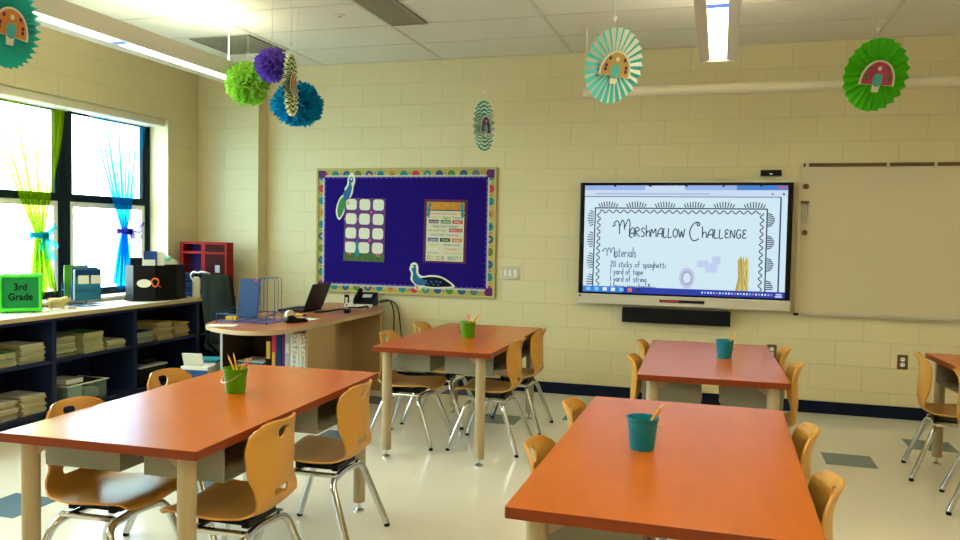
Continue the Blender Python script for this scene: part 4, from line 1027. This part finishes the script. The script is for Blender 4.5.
# rules poster
t = thing('rules_poster', 'class rules poster with coloured lettering on the bulletin board', 'poster', (-2.462, YP - .001, 1.451), rot=(0, .012, 0))
MB().bx(-.213, .213, -.0016, 0, -.297, .297).build('sheet', mat('poster_plum', (.09, .008, .06), .6), t)
MB().bx(-.185, .185, -.0022, -.0017, -.28, .19).build('text_panel', mat('poster_cream', (.58, .56, .42), .6), t)
MB().bx(-.185, .185, -.0022, -.0017, .20, .272).build('gold_banner', mat('poster_gold', (.50, .22, .02), .6, noise=.4, nscale=35), t)
m = MB()
for sx in (-1, 1): m.prism([(-.022, -.07), (.0, -.10), (.014, -.06), (.012, .0), (.024, .03), (.012, .05), (-.006, .03), (-.01, -.02)], .0024, .003, lambda p, q, z, sx=sx: (sx * .165 + sx * -p, -z, .22 + q))
m.build('peacock_print', M['c_teal'], t)
TL = [('SAY PLEASE AND THANK YOU', .026, 'c_red', 0, .163), ('SHARE', .028, 'c_yel', -.12, .127), ('Right! Thanks', .034, 'c_gr', .07, .125), ('Help Each Other', .036, 'c_blue', 0, .043), ('ASK QUESTIONS', .024, 'c_gr', -.08, .006),
      ('PLAY FAIR * Have Fun', .029, 'c_pur', 0, -.036), ('ALWAYS', .026, 'c_yel', -.11, -.128), ('WORK HARD', .027, 'c_blue', .07, -.128), ('INCLUDE', .025, 'c_white', -.12, -.168), ('INTEGRITY', .027, 'c_red', .07, -.168), ('BE POLITE', .022, 'c_gr', -.11, -.205), ('SHOW RESPECT', .024, 'c_yel', .08, -.205)]
for s_, sz, cm, x, z in TL: text('rule_text', s_, sz, M[cm], t, (x, -.0028, z - .008), FX)
for z, items in ((.088, (('c_pur', -.115, .1, 'LAUGH'), ('c_gr', .005, .1, 'LISTEN'), ('c_red', .12, .1, 'SMILE'))), (-.082, (('c_blue', -.118, .1, 'LEARN'), ('c_black', .002, .1, 'THINK'), ('c_or', .12, .1, 'HELP'))), (.010, (('c_red', .105, .13, 'SPEAK UP'),))):
    for cm, x, w_, s_ in items:
        pl = MB().bx(x - w_ / 2, x + w_ / 2, -.0026, -.0023, z - .016, z + .018).build('word_box', M[cm], t); text('rule_text', s_, .026, M['c_white'], pl, (x, -.003, z - .009), FX)
for q, ch in enumerate('DO OUR BEST!'):
    if ch != ' ': text('rule_letter', ch, .052, M[['c_blue', 'c_or', '', 'c_gr', 'c_or', 'c_red', '', 'c_gr', 'c_blue', 'c_teal', 'c_red', 'c_black'][q]], t, (-.155 + .0285 * q, -.0028, -.268), FX)
# peacock cutouts
def pcut(name, label, loc, ry, body, tail, rim, scale=1.):
    t = thing(name, label, 'peacock cutout', loc, rot=(0, ry, 0), group='peacock cutouts on the board')
    def sm(pts): return [(q.x, q.y) for q in smoothpath([(x, y, 0) for x, y in pts] + [(pts[0][0], pts[0][1], 0)], 4)][:-1]
    f = lambda z0: (lambda p, q, z: (p * scale, -z, q * scale))
    MB().prism(sm(rim), .0005, .0013, f(0)).build('white_outline', M['c_white'], t)
    MB().prism(sm(tail), .0016, .0022, f(0)).build('tail_feathers', M['c_gr'] if 'climbing' in label else M['c_black'], t)
    MB().prism(sm(body), .0025, .0032, f(0)).build('body', mat('peacock_blue', (.01, .12, .26), .6), t)
    return t
p1 = pcut('peacock_cutout', 'blue peacock cutout climbing at the upper left board corner, tail hanging', (-3.482, YP - .001, 1.80), 0,
     [(-.02, -.07), (.02, -.06), (.05, .0), (.062, .06), (.055, .10), (.075, .12), (.072, .155), (.045, .16), (.03, .135), (.03, .09), (.0, .04), (-.03, .0)],
     [(-.01, -.02), (-.055, -.05), (-.085, -.12), (-.09, -.19), (-.07, -.235), (-.035, -.19), (-.012, -.12), (.0, -.06)],
     [(-.012, .01), (-.068, -.045), (-.10, -.12), (-.105, -.20), (-.07, -.255), (-.022, -.19), (.0, -.11), (.045, -.09), (.04, -.05), (.068, .0), (.08, .07), (.095, .12), (.088, .175), (.06, .20), (.03, .18), (.015, .135), (.01, .09), (-.015, .05)])
p2 = pcut('peacock_cutout', 'blue peacock cutout standing at the bottom of the board, tail to the right', (-2.59, YP - .001, .985), 0,
     [(-.20, .10), (-.195, .14), (-.165, .145), (-.155, .12), (-.15, .06), (-.11, .02), (-.06, .0), (-.05, -.03), (-.10, -.05), (-.16, -.035), (-.19, .01), (-.185, .06)],
     [(-.11, .02), (-.02, .035), (.08, .03), (.15, .0), (.205, -.045), (.12, -.055), (.02, -.06), (-.08, -.045)],
     [(-.225, .10), (-.205, .155), (-.16, .165), (-.135, .13), (-.13, .07), (-.09, .04), (-.01, .052), (.08, .046), (.16, .012), (.235, -.052), (.12, -.07), (.02, -.075), (-.08, -.065), (-.12, -.09), (-.17, -.085), (-.165, -.05), (-.21, .0), (-.205, .06)])
for x, z, r_ in ((-.05, -.005, .013), (.0, -.01, .014), (.05, -.008, .014), (.09, -.012, .013), (.02, -.035, .012), (.07, -.038, .012), (-.03, -.035, .012)):
    MB().prism([(r_ * math.cos(q * PI / 6), r_ * .8 * math.sin(q * PI / 6)) for q in range(12)], .0024, .0028, lambda p, q, zz: (x + p, -zz, z + q)).build('feather_eye', M['c_blue'], p2)
for x, z in ((-.05, -.07), (-.06, -.12), (-.055, -.17), (-.03, -.10), (-.035, -.15), (-.07, -.20)):
    MB().prism([(.010 * math.cos(q * PI / 6), .010 * math.sin(q * PI / 6)) for q in range(12)], .0024, .0028, lambda p, q, zz: (x + p, -zz, z + q)).build('feather_eye', M['c_teal'], p1)
for pc, fx, fz, kx, kz in ((p1, .02, -.085, .066, .17), (p2, -.145, -.065, -.178, .155)):
    MB().prism([(-.012, -.02), (.018, -.02), (.012, .012), (-.006, .012)], .0034, .004, lambda p, q, zz: (fx + p, -zz, fz + q)).build('feet', M['c_yel'], pc)
    MB().prism([(.010 * math.cos(q * PI / 6), .010 * math.sin(q * PI / 6)) for q in range(12)], .0034, .004, lambda p, q, zz: (kx - .01 + p, -zz, kz - .03 + q)).build('eye_patch', M['c_white'], pc)

# light switch, outlets
def wallplate(name, x, z, w_, h_, label, cat, kind):
    t = thing(name, label, cat, (x, YB - .001, z))
    m = MB(); m.prism(roundrect(w_, h_, .006, 3), 0, .006, lambda p, q, r: (p, -r, q)); m.build('plate', M['alu'] if kind == 'sw' else M['brown'], t, bevel=.0015)
    if kind == 'sw':
        for q in (-1, 0, 1): MB().bx(q * .046 - .012, q * .046 + .012, -.0098, -.0062, -.028, .028).build('rocker_switch', M['white'], t, bevel=.001)
    else:
        for q in (-1, 1):
            s_ = MB(); s_.prism(roundrect(.034, .03, .012, 4, 0, q * .021), .0062, .0085, lambda p, q_, r: (p, -r, q_)); so = s_.build('socket', M['white'], t)
            k_ = MB(); k_.bx(-.009, -.006, -.0092, -.0087, q * .021 - .004, q * .021 + .007); k_.bx(.006, .009, -.0092, -.0087, q * .021 - .004, q * .021 + .007); k_.build('slot', M['black'], so)
wallplate('light_switch', -1.828, 1.08, .165, .118, 'triple light switch on the wall between bulletin board and display', 'light switch', 'sw')
wallplate('wall_outlet', 1.436, .463, .078, .118, 'brown outlet plate low on the wall near the right edge table', 'outlet', 'out')
wallplate('wall_outlet', .445, .49, .078, .118, 'outlet plate on the wall behind the reddish table', 'outlet', 'out')

# ------------------------------------------------------------------ interactive display
vx0, vx1, vz0, vz1 = -1.200, .574, .838, 1.915      # outer case measured on the wall; stands 9 cm off it
yd = YB - .095; sc_ = yd / YB
cxv, czv = (vx0 + vx1) / 2 * sc_, (1.42718 + ((vz0 + vz1) / 2 - 1.42718) * sc_)
W2, H2 = (vx1 - vx0) / 2 * sc_, (vz1 - vz0) / 2 * sc_
t = thing('interactive_display', 'large wall display showing the Marshmallow Challenge page', 'display', (cxv, yd, czv))
H2b = -H2 + .082                                      # top of the silver lower bezel
mb_ = MB(); mb_.bx(-W2, W2, 0, .055, -H2, H2); mb_.build('case', M['bezel'], t, bevel=.006)
MB().bx(-.35, .35, .056, .093, -.25, .25).build('wall_mount', M['black'], t)
m = MB(); m.bx(-W2 - .004, W2 + .004, -.016, .03, -H2 - .004, H2b); lowb = m.build('lower_bezel', M['silver'], t, bevel=.004)
MB().bx(-W2 - .004, W2 + .004, -.010, .02, H2 - .012, H2 + .006).build('top_trim', M['silver'], t, bevel=.003)
MB().bx(-.17, .20, -.022, -.0165, -H2 + .030, -H2 + .052).build('pen_tray', M['black'], lowb, bevel=.003)
MB().tube([(-.155, -.026, -H2 + .041), (-.01, -.026, -H2 + .041)], .007, 10).build('red_pen', M['c_red'], lowb)
MB().tube([(.03, -.026, -H2 + .041), (.18, -.026, -H2 + .041)], .007, 10).build('black_pen', M['black'], lowb)
MB().bx(-W2 + .012, -W2 + .028, -.0175, -.0162, -H2 + .055, -H2 + .07).build('sensor', M['black'], lowb)
for q in range(6): MB().bx(-W2 + .02 + .02 * q, -W2 + .028 + .02 * q, -.0172, -.0162, -H2 + .018, -H2 + .024).build('button', M['white'], lowb)
# the page on the screen; (px, py) of screen: origin lower left
sx0, sx1, sz0, sz1 = -W2 + .042, W2 - .042, H2b + .016, H2 - .036
SW, SH = sx1 - sx0, sz1 - sz0
E = lambda n, c, s=1.: emat('screen_' + n, c, s * .56)
scr = MB().bx(sx0, sx1, -.0012, -.0002, sz0, sz1).build('screen', E('page', (.70, .90, 1.), .92), t)
def on(y): return lambda p, q: (sx0 + p, -y, sz0 + q)
def srect(m, x, y, w_, h_, lay, mi=0):
    f = on(lay); m.bm.faces.new([m.bm.verts.new(f(*q)) for q in ((x, y), (x + w_, y), (x + w_, y + h_), (x, y + h_))]).material_index = mi
ink = E('ink', (.006, .018, .09), .8); inkl = E('ink_soft', (.10, .17, .30), .9)
m = MB(); srect(m, 0, 0, SW, .052, .0015, 0); srect(m, 0, 0, .34, .052, .0017, 1); m.build('taskbar', [E('taskbar', (.010, .045, .50), .8), E('taskbar_light', (.03, .25, .85), .8)], scr)
m = MB()
for q in range(7): srect(m, .03 + .072 * q, .012, .036, .030, .002, [0, 0, 1, 1, 0, 2, 3][q])
for q in range(24): srect(m, SW - .66 + .024 * q, .018, .013, .016, .002, [1, 0, 1, 1, 0, 2][q % 6])
srect(m, SW - .075, .008, .055, .010, .002, 1); srect(m, SW - .068, .026, .045, .010, .002, 1)
m.build('icon_pattern', [E('icon_blue', (.25, .65, 1.), .9), E('icon_white', (.85, .92, 1.), .9), E('icon_red', (.8, .2, .15), .9), E('icon_dark', (.02, .02, .12), .8)], scr)
m = MB(); srect(m, 0, SH - .040, SW, .040, .0015, 0); srect(m, SW * .76, SH - .040, SW * .24, .040, .0017, 1); srect(m, SW * .31, SH - .042, .33, .036, .0018, 2)
srect(m, 0, SH - .095, SW, .055, .0016, 2); srect(m, .10, SH - .078, .95, .012, .002, 3); srect(m, SW - .075, SH - .026, .04, .020, .002, 4); srect(m, SW - .030, SH - .026, .028, .020, .002, 4)
for q in range(5): srect(m, .30 * q + .25, SH - .012, .02, .012, .002, 5)
srect(m, SW - .13, SH - .078, .02, .012, .002, 4); srect(m, SW - .04, SH - .078, .016, .014, .002, 5)
m.build('browser_bar', [E('tab_strip', (.36, .55, .95), .85), E('title_blue', (.06, .25, .75), .85), E('tab', (.66, .80, 1.), .9), E('address', (.45, .58, .85), .85), E('close_red', (.55, .12, .2), .85), ink], scr)
m = MB(); srect(m, .0, SH - .100, SW - .05, .006, .002); srect(m, SW - .058, .052, .012, SH - .152, .002); m.build('page_edge', E('page_edge', (.015, .05, .22), .8), scr)
m = MB(); fx0, fx1, fy1 = .085, SW - .155, SH - .195
ln = [[(fx0, .052), (fx0 + .01, fy1), ], [(fx0 + .006, fy1), (fx1, fy1)], [(fx1, fy1), (fx1, .052)]]
for l in ln: strokes(m, [l], .010, on(.002))
strokes(m, [[(fx0 + .05 + q * (fx1 - fx0 - .10) / 96, fy1 - .030 + .0125 * math.sin(q * 2 * PI / 4.6)) for q in range(97)]], .0085, on(.002))
for s_, xx in ((1, fx0 + .042), (-1, fx1 - .040)): strokes(m, [[(xx + .013 * math.sin(q * 2 * PI / 4.6), .056 + q * (fy1 - .09) / 52) for q in range(53)]], .0085, on(.002))
for gq in range(6):
    c = fx0 + .12 + gq * (fx1 - fx0 - .22) / 5
    for q in range(8): strokes(m, [[(c + (q - 3.5) * .019, fy1 + .008), (c + (q - 3.5) * .024, fy1 + .030 + .028 * math.sin((q + .7) * PI / 8.4))]], .0085, on(.002))
for gq in range(4):
    c = fy1 - .09 - gq * .185
    for q in range(7):
        k = .02 + .03 * math.sin((q + .7) * PI / 7.4); yy = c + (q - 3) * .018
        if yy > .06:
            strokes(m, [[(fx0 - .004, yy), (fx0 - .008 - k, yy + (q - 3) * .004)]], .0085, on(.002)); strokes(m, [[(fx1 + .006, yy), (fx1 + .012 + k, yy - (q - 3) * .004)]], .0085, on(.002))
m.build('page_border', ink, scr)
m = MB(); ty = SH - .435
strokes(m, handwrite('M', .30, ty, .15, 0, width=.14), .009, on(.002)); strokes(m, handwrite('ARSHmALLOW', .392, ty - .005, .135, 0, track=.10, width=.475), .009, on(.002))
strokes(m, handwrite('C', .895, ty - .03, .155, 0, width=.10), .0095, on(.002)); strokes(m, handwrite('HALLENGE', 1.0, ty - .005, .128, 0, track=.10, width=.365), .009, on(.002))
m.build('title_text', ink, scr)
m = MB(); strokes(m, handwrite('M', .20, SH - .618, .085, 0, width=.10), .0075, on(.002)); strokes(m, handwrite('aterials', .272, SH - .618, .095, 0, track=.12, width=.19), .0075, on(.002)); m.build('subtitle_text', inkl, scr)
m = MB()
for q, (s_, w_) in enumerate((('20 sticks of spaghetti', .475), ('1 yard of tape', .285), ('1 yard of string', .315), ('1 large marshmallow', .40))):
    strokes(m, handwrite(s_, .235, SH - .705 - .0635 * q, .060, 0, track=.10, width=w_), .007, on(.0014))
m.build('list_text', inkl, scr)
m = MB(); c = (.885, .145)
for r0, r1, mi in ((.060, .078, 0), (.038, .058, 1)):
    A_ = [m.bm.verts.new(on(.0019)(c[0] + r0 * .82 * math.cos(q * PI / 14), c[1] + r0 * 1.12 * math.sin(q * PI / 14))) for q in range(28)]; B2 = [m.bm.verts.new(on(.0019)(c[0] + r1 * .82 * math.cos(q * PI / 14), c[1] + r1 * 1.12 * math.sin(q * PI / 14))) for q in range(28)]
    for q in range(28): m.bm.faces.new((A_[q], A_[(q + 1) % 28], B2[(q + 1) % 28], B2[q])).material_index = mi
m.build('tape_picture', [E('tape_outer', (.60, .62, .88), .9), E('tape_inner', (.42, .46, .75), .9)], scr)
m = MB()
for x, y, w_, h_ in ((1.01, .27, .10, .06), (1.08, .235, .10, .075), (1.12, .30, .07, .075)): m.bm.faces.new([m.bm.verts.new(on(.0016 + .0001 * x)(x + p, y + q)) for p, q in roundrect(w_, h_, .02, 3)])
m.build('marshmallow_picture', E('marshmallow', (.58, .68, .97), .92), scr)
m = MB(); rs = random.Random(2)
for q in range(26):
    x0_ = 1.275 + rs.uniform(0, .095); x1_ = 1.278 + rs.uniform(0, .098); mi = q % 3; d_ = .0017 + .00004 * q
    m.bm.faces.new([m.bm.verts.new(on(d_)(*p)) for p in ((x0_, .052), (x0_ + .012, .052), (x1_ + .009, .30 + rs.uniform(.0, .055)), (x1_, .30))]).material_index = mi
m.build('spaghetti_picture', [E('noodle_a', (.72, .58, .14), .8), E('noodle_b', (.55, .42, .08), .8), E('noodle_c', (.85, .74, .30), .8)], scr)
t = thing('soundbar', 'black soundbar mounted below the wall display', 'soundbar', (-.345, YB - .002, .752))
MB().bx(-.452, .452, -.085, -.012, -.062, .062).build('speaker_grille', M['black'], t, bevel=.006)
MB().bx(-.30, .30, -.0125, 0, -.03, .03).build('wall_mount', M['blackm'], t)
t = thing('sensor_box', 'small black sensor box on the wall above the display corner', 'sensor', (.392, YB - .002, 1.978))
MB().bx(-.082, .082, -.035, 0, -.022, .026).build('housing', M['black'], t, bevel=.004); MB().bx(-.012, .012, -.0365, -.0352, -.012, -.002).build('status_light', M['white'], t); MB().bx(-.095, .095, -.008, 0, -.028, -.0225).build('mount_plate', M['alu'], t)

# ------------------------------------------------------------------ whiteboard
qx0, qx1, qz0, qz1 = .610, 3.05, .815, 2.045
t = thing('whiteboard', 'wide blank whiteboard with a brown map rail on the far wall', 'whiteboard', ((qx0 + qx1) / 2, YB - .002, (qz0 + qz1) / 2))
a, b, k = (qx1 - qx0) / 2, (qz1 - qz0) / 2, .018
MB().bx(-a + k, a - k, -.012, 0, -b + k, b - k).build('writing_surface', M['wboard'], t)
m = MB(); m.bx(-a, a, -.018, 0, -b, -b + k); m.bx(-a, -a + k, -.018, 0, -b + k, b - k); m.bx(a - k, a, -.018, 0, -b + k, b - k); m.bx(-a, a, -.018, 0, b - k, b); m.build('frame', M['alu'], t, bevel=.002)
rl = MB().bx(-a + .03, a - .005, -.024, -.0185, b - .016, b + .012).build('map_rail', M['brown'], t)
for x in (-a + .06, -a + .66, -a + 1.0, -a + 1.6, -a + 2.2): MB().bx(x - .012, x + .012, -.032, -.0245, b - .034, b + .016).build('map_hook', M['alu'], rl, bevel=.002)
MB().bx(-a + .03, a, -.055, -.0185, -b - .004, -b + .008).build('marker_tray', M['alu'], t, bevel=.002)
tr = MB().bx(-a - .008, -a + .03, -.055, -.0185, -b - .007, -b + .010).build('tray_end_cap', M['black'], t, bevel=.002)
def on_board(x, z): return Vector((x, YB - .0155, z))
for z, lb in ((1.868, 'brown round magnet on the whiteboard above the marker clip'), (1.462, 'brown round magnet on the whiteboard below the marker clip')):
    z_ = z; o = MB(); o.lathe([(.017, 0), (.022, .004), (.018, .012)], 18); ob = o.build('hanging_magnet', M['brown'], smooth=40); ob.location = on_board(.667, z_ if z > 1.6 else 1.49); ob.rotation_euler = (PI / 2, 0, 0); tag(ob, lb, 'magnet')
t = thing('marker_clip', 'clip holding two markers on the whiteboard upper left', 'marker holder', on_board(.662, 1.74))
MB().bx(-.03, .03, -.02, 0, -.012, .008).build('hanging_clip', M['brown'], t, bevel=.003)
for x in (-.012, .014): MB().tube([(x, -.010, -.013), (x, -.010, -.175)], .0075, 10).build('marker', M['tape'], t)

# ------------------------------------------------------------------ hanging paper decorations
def hanger(t, loc, top, z_top):
    l = z_top - loc[2]
    s_ = MB().tube([(0, 0, top), (0, 0, l - .002)], .0016, 6).build('hanging_string', M['string'], t)
    MB().tube(rounded([(-.012, 0, top + .075), (0, 0, top + .045), (.012, 0, top + .075)], .01), .003, 6).build('bow', M['string'], s_)
    MB().lathe([(.012, l - .006), (.012, l - .001)], 12).build('ceiling_clip', M['white'], s_)
def medallion(disc, fan, mc, dots):
    """peacock shaped card: a spread fan of feathers over a small foot"""
    def shape(k): 
        arcp = [(.135 * k * math.cos(a_), -.045 + .145 * k * math.sin(a_)) for a_ in [math.radians(-8 + 196 * q / 22) for q in range(23)]]
        return arcp + [(-.030 * k, -.062), (-.026, -.105 - .006 * k), (.026, -.105 - .006 * k), (.030 * k, -.062)]
    c = MB().prism(shape(1.0), .020, .023, lambda p, q, z: (p, -z, q)).build('medallion', M['c_white'], fan)
    MB().prism([(x * .88, y * .90 - .002) for x, y in shape(1.0)[:23]], .0232, .0240, lambda p, q, z: (p, -z, q)).build('feather_print', mc, c)
    MB().prism([(.040 * math.cos(q * PI / 10), -.030 + .045 * math.sin(q * PI / 10)) for q in range(20)], .0242, .0250, lambda p, q, z: (p, -z, q)).build('bird_print', M['bluemed'], c)
    MB().prism([(.015 * math.cos(q * PI / 8), .045 + .015 * math.sin(q * PI / 8)) for q in range(16)], .0242, .0250, lambda p, q, z: (p, -z, q)).build('bird_head', M['c_white'], c)
    d = MB()
    for a_, rr in ((25, .075), (58, .095), (122, .095), (155, .075), (5, .07), (175, .07)):
        x, z = 1.25 * rr * math.cos(math.radians(a_)), -.03 + rr * math.sin(math.radians(a_)) * .95
        d.prism([(x + .012 * math.cos(q * PI / 6), z + .012 * math.sin(q * PI / 6)) for q in range(12)], .0242, .0248, lambda p, q, zz: (p, -zz, q))
    d.build('feather_pattern', dots, c)
M['bluemed'] = mat('medallion_blue', (.08, .42, .45), .6)
M['medpink'] = mat('medallion_pink', (.42, .05, .14), .6, noise=.4, nscale=40); M['medgold'] = mat('medallion_gold', (.42, .30, .10), .6, noise=.3, nscale=40); M['medorange'] = mat('medallion_orange', (.55, .22, .04), .6, noise=.3, nscale=40)
M['fteal'] = mat('fan_teal', (.02, .46, .42), .6); M['fteal2'] = mat('fan_sky', (.06, .52, .56), .6); M['fgreen'] = mat('fan_green', (.06, .50, .005), .6); M['fwhite'] = mat('fan_white', (.62, .72, .68), .6); M['fchev'] = mat('fan_forest', (.03, .20, .015), .6); M['fpale'] = mat('fan_cream', (.72, .74, .52), .6); M['fsea'] = mat('fan_sea', (.01, .30, .26), .6)
def paper_fan(label, loc, R_, n, mode, mats, normal, med, dots, saw=.0):
    t = thing('paper_fan', label, 'paper fan', loc, group='hanging paper fans')
    nrm = Vector(normal).normalized(); up = (Vector((0, 0, 1)) - nrm * nrm.z).normalized(); rt = up.cross(-nrm).normalized() * -1
    rt = (nrm.cross(up)).normalized() * -1
    rot = Matrix((rt, -nrm, up)).transposed().to_3x3()
    d = bpy.data.objects.new('fan_head', None)
    m = MB(); nr = 12 if mode in ('chevron', 'rings') else 4; N = 2 * n
    def pt(q, k):
        a_ = 2 * PI * q / N; odd = q % 2; r_ = R_ * (.04 + .96 * k)
        if k == 1 and odd and saw: r_ *= 1 - saw
        if mode == 'chevron' and 0 < k < 1: r_ += (R_ / nr * .5) * (1 if odd else -1)
        dep = (.002 + .004 * k if mode == 'radial' else .004 + .012 * k * R_ / .22) * (1 if odd else -1)
        return Vector((r_ * math.sin(a_), dep, r_ * math.cos(a_)))
    V = [[m.bm.verts.new(pt(q, k / nr)) for q in range(N)] for k in range(nr + 1)]
    for k in range(nr):
        for q in range(N):
            f = m.bm.faces.new((V[k][q], V[k][(q + 1) % N], V[k + 1][(q + 1) % N], V[k + 1][q]))
            f.material_index = (k % 2) if mode in ('chevron', 'rings') else (q % 2 if mode == 'radial' else 0)
    m.bm.transform(Matrix.Identity(4))
    disc = m.build('fan_disc', mats, t, fix=True); disc.rotation_euler = rot.to_euler()
    # medallion is glued on the front of the disc
    k0 = len(t.children)
    medallion(disc, disc, med, dots)
    for ch in disc.children: ch.scale = (R_ / .225 * .92,) * 3
    hanger(t, loc, R_ * max(.2, up.z) + .004, ZC)
    return t
def toward(loc, yaw, tilt):
    v = Vector((0, 0, 1.427)) - Vector(loc); a_ = math.atan2(v.y, v.x) + yaw; return (math.cos(a_) * math.cos(tilt), math.sin(a_) * math.cos(tilt), math.sin(tilt))
# yaw is measured from the direction of the room's middle
F = [((-.664, 5.074, 2.492), .74, -.30, 'sky blue and white striped paper fan left of the centre light', .235, 26, 'radial', ['fteal2', 'fwhite'], 'medgold', 'c_pur', .03),
     ((.977, 5.983, 2.548), .66, -.30, 'bright green paper fan hanging at the right', .245, 24, 'plain', ['fgreen'], 'medpink', 'c_gr', .02),
     ((-3.318, 3.091, 2.396), .86, -.12, 'plain teal paper fan cut off at the upper left corner', .208, 34, 'plain', ['fteal'], 'medorange', 'c_pur', .06),
     ((-1.673, 5.648, 2.219), 1.17, -.02, 'small teal and white ringed paper fan above the board corner', .182, 24, 'rings', ['fwhite', 'fsea'], 'c_pur', 'c_teal', .03),
     ((-2.838, 4.92, 2.425), 1.36, 0., 'green chevron paper fan edge on in front of the blue pompom', .212, 28, 'chevron', ['fchev', 'fpale'], 'medorange', 'c_blue', .02)]
for loc, yw, ti, lb, R_, n_, mode, ms, md, dt, sw in F:
    paper_fan(lb, loc, R_, n_, mode, [M[q] for q in ms], toward(loc, yw, ti), M[md], M[dt], sw)
def pompom(label, loc, R_, m_, seed, flat=1.):
    t = thing('pompom', label, 'pompom', loc, group='tissue paper pompoms')
    r_ = random.Random(seed); m = MB()
    for q in range(230):
        zz = 1 - 2 * (q + .5) / 230; a_ = q * 2.39996; rr = math.sqrt(max(0, 1 - zz * zz))
        d = Vector((rr * math.cos(a_), rr * math.sin(a_), zz)); tw = Vector((r_.uniform(-1, 1), r_.uniform(-1, 1), r_.uniform(-1, 1)))
        s_ = d.cross(tw).normalized(); n_ = d.cross(s_).normalized()
        ln = R_ * r_.uniform(.88, 1.03); wd = R_ * r_.uniform(.20, .30); curl = r_.uniform(-.25, .25) * R_
        rows = []
        for k in range(5):
            f = .25 + .75 * k / 4; row = []
            for j in range(6):
                u = j / 5 * 2 - 1
                e = (-.13 * R_ if (k == 4 and j % 2) else 0)
                p = d * (ln * f + e - .10 * R_ * u * u * (k / 4)) + s_ * u * wd * (.25 + .75 * k / 4) + n_ * (curl * (k / 4) ** 2 + .05 * R_ * math.sin(u * 5 + seed + q) * k / 4)
                p.z *= flat; row.append(m.bm.verts.new(p))
            rows.append(row)
        for A_, B2 in zip(rows, rows[1:]):
            for j in range(5): m.bm.faces.new((A_[j], A_[j + 1], B2[j + 1], B2[j]))
    m.build('tissue_petals', m_, t, smooth=50, fix=False)
    MB().lathe([(.004, -.25 * R_), (.25 * R_, -.1 * R_), (.25 * R_, .1 * R_), (.004, .25 * R_)], 12).build('core', m_, t, smooth=60)
    hanger(t, loc, R_ * .9 * flat, ZC)
pompom('lime green tissue pompom, leftmost of the hanging three', (-3.44, 5.33, 2.528), .178, tissue_mat('lime_tissue', (.30, .72, .06), (.52, .80, .16)), 1)
pompom('purple tissue pompom, topmost of the hanging three', (-3.052, 5.03, 2.591), .128, tissue_mat('purple_tissue', (.16, .08, .62), (.26, .14, .72)), 2)
pompom('blue tissue pompom, lowest of the hanging three', (-3.05, 5.38, 2.371), .205, tissue_mat('blue_tissue', (.005, .27, .55), (.01, .38, .70)), 3, .86)

# ------------------------------------------------------------------ daylight portals at the windows (guide sky sampling, emit nothing)
for n in range(5):
    L = bpy.data.lights.new('window_portal', 'AREA'); L.shape = 'RECTANGLE'; L.size = 1.04; L.size_y = 1.55
    L.cycles.is_portal = True
    o = bpy.data.objects.new('window_portal', L); COL.objects.link(o); o.location = (XW - .06, (WY[n] + WY[n + 1]) / 2, 1.62); o.rotation_euler = (PI / 2, 0, -PI / 2)
    o.rotation_euler = Matrix(((0, 0, -1), (-1, 0, 0), (0, 1, 0))).to_euler()
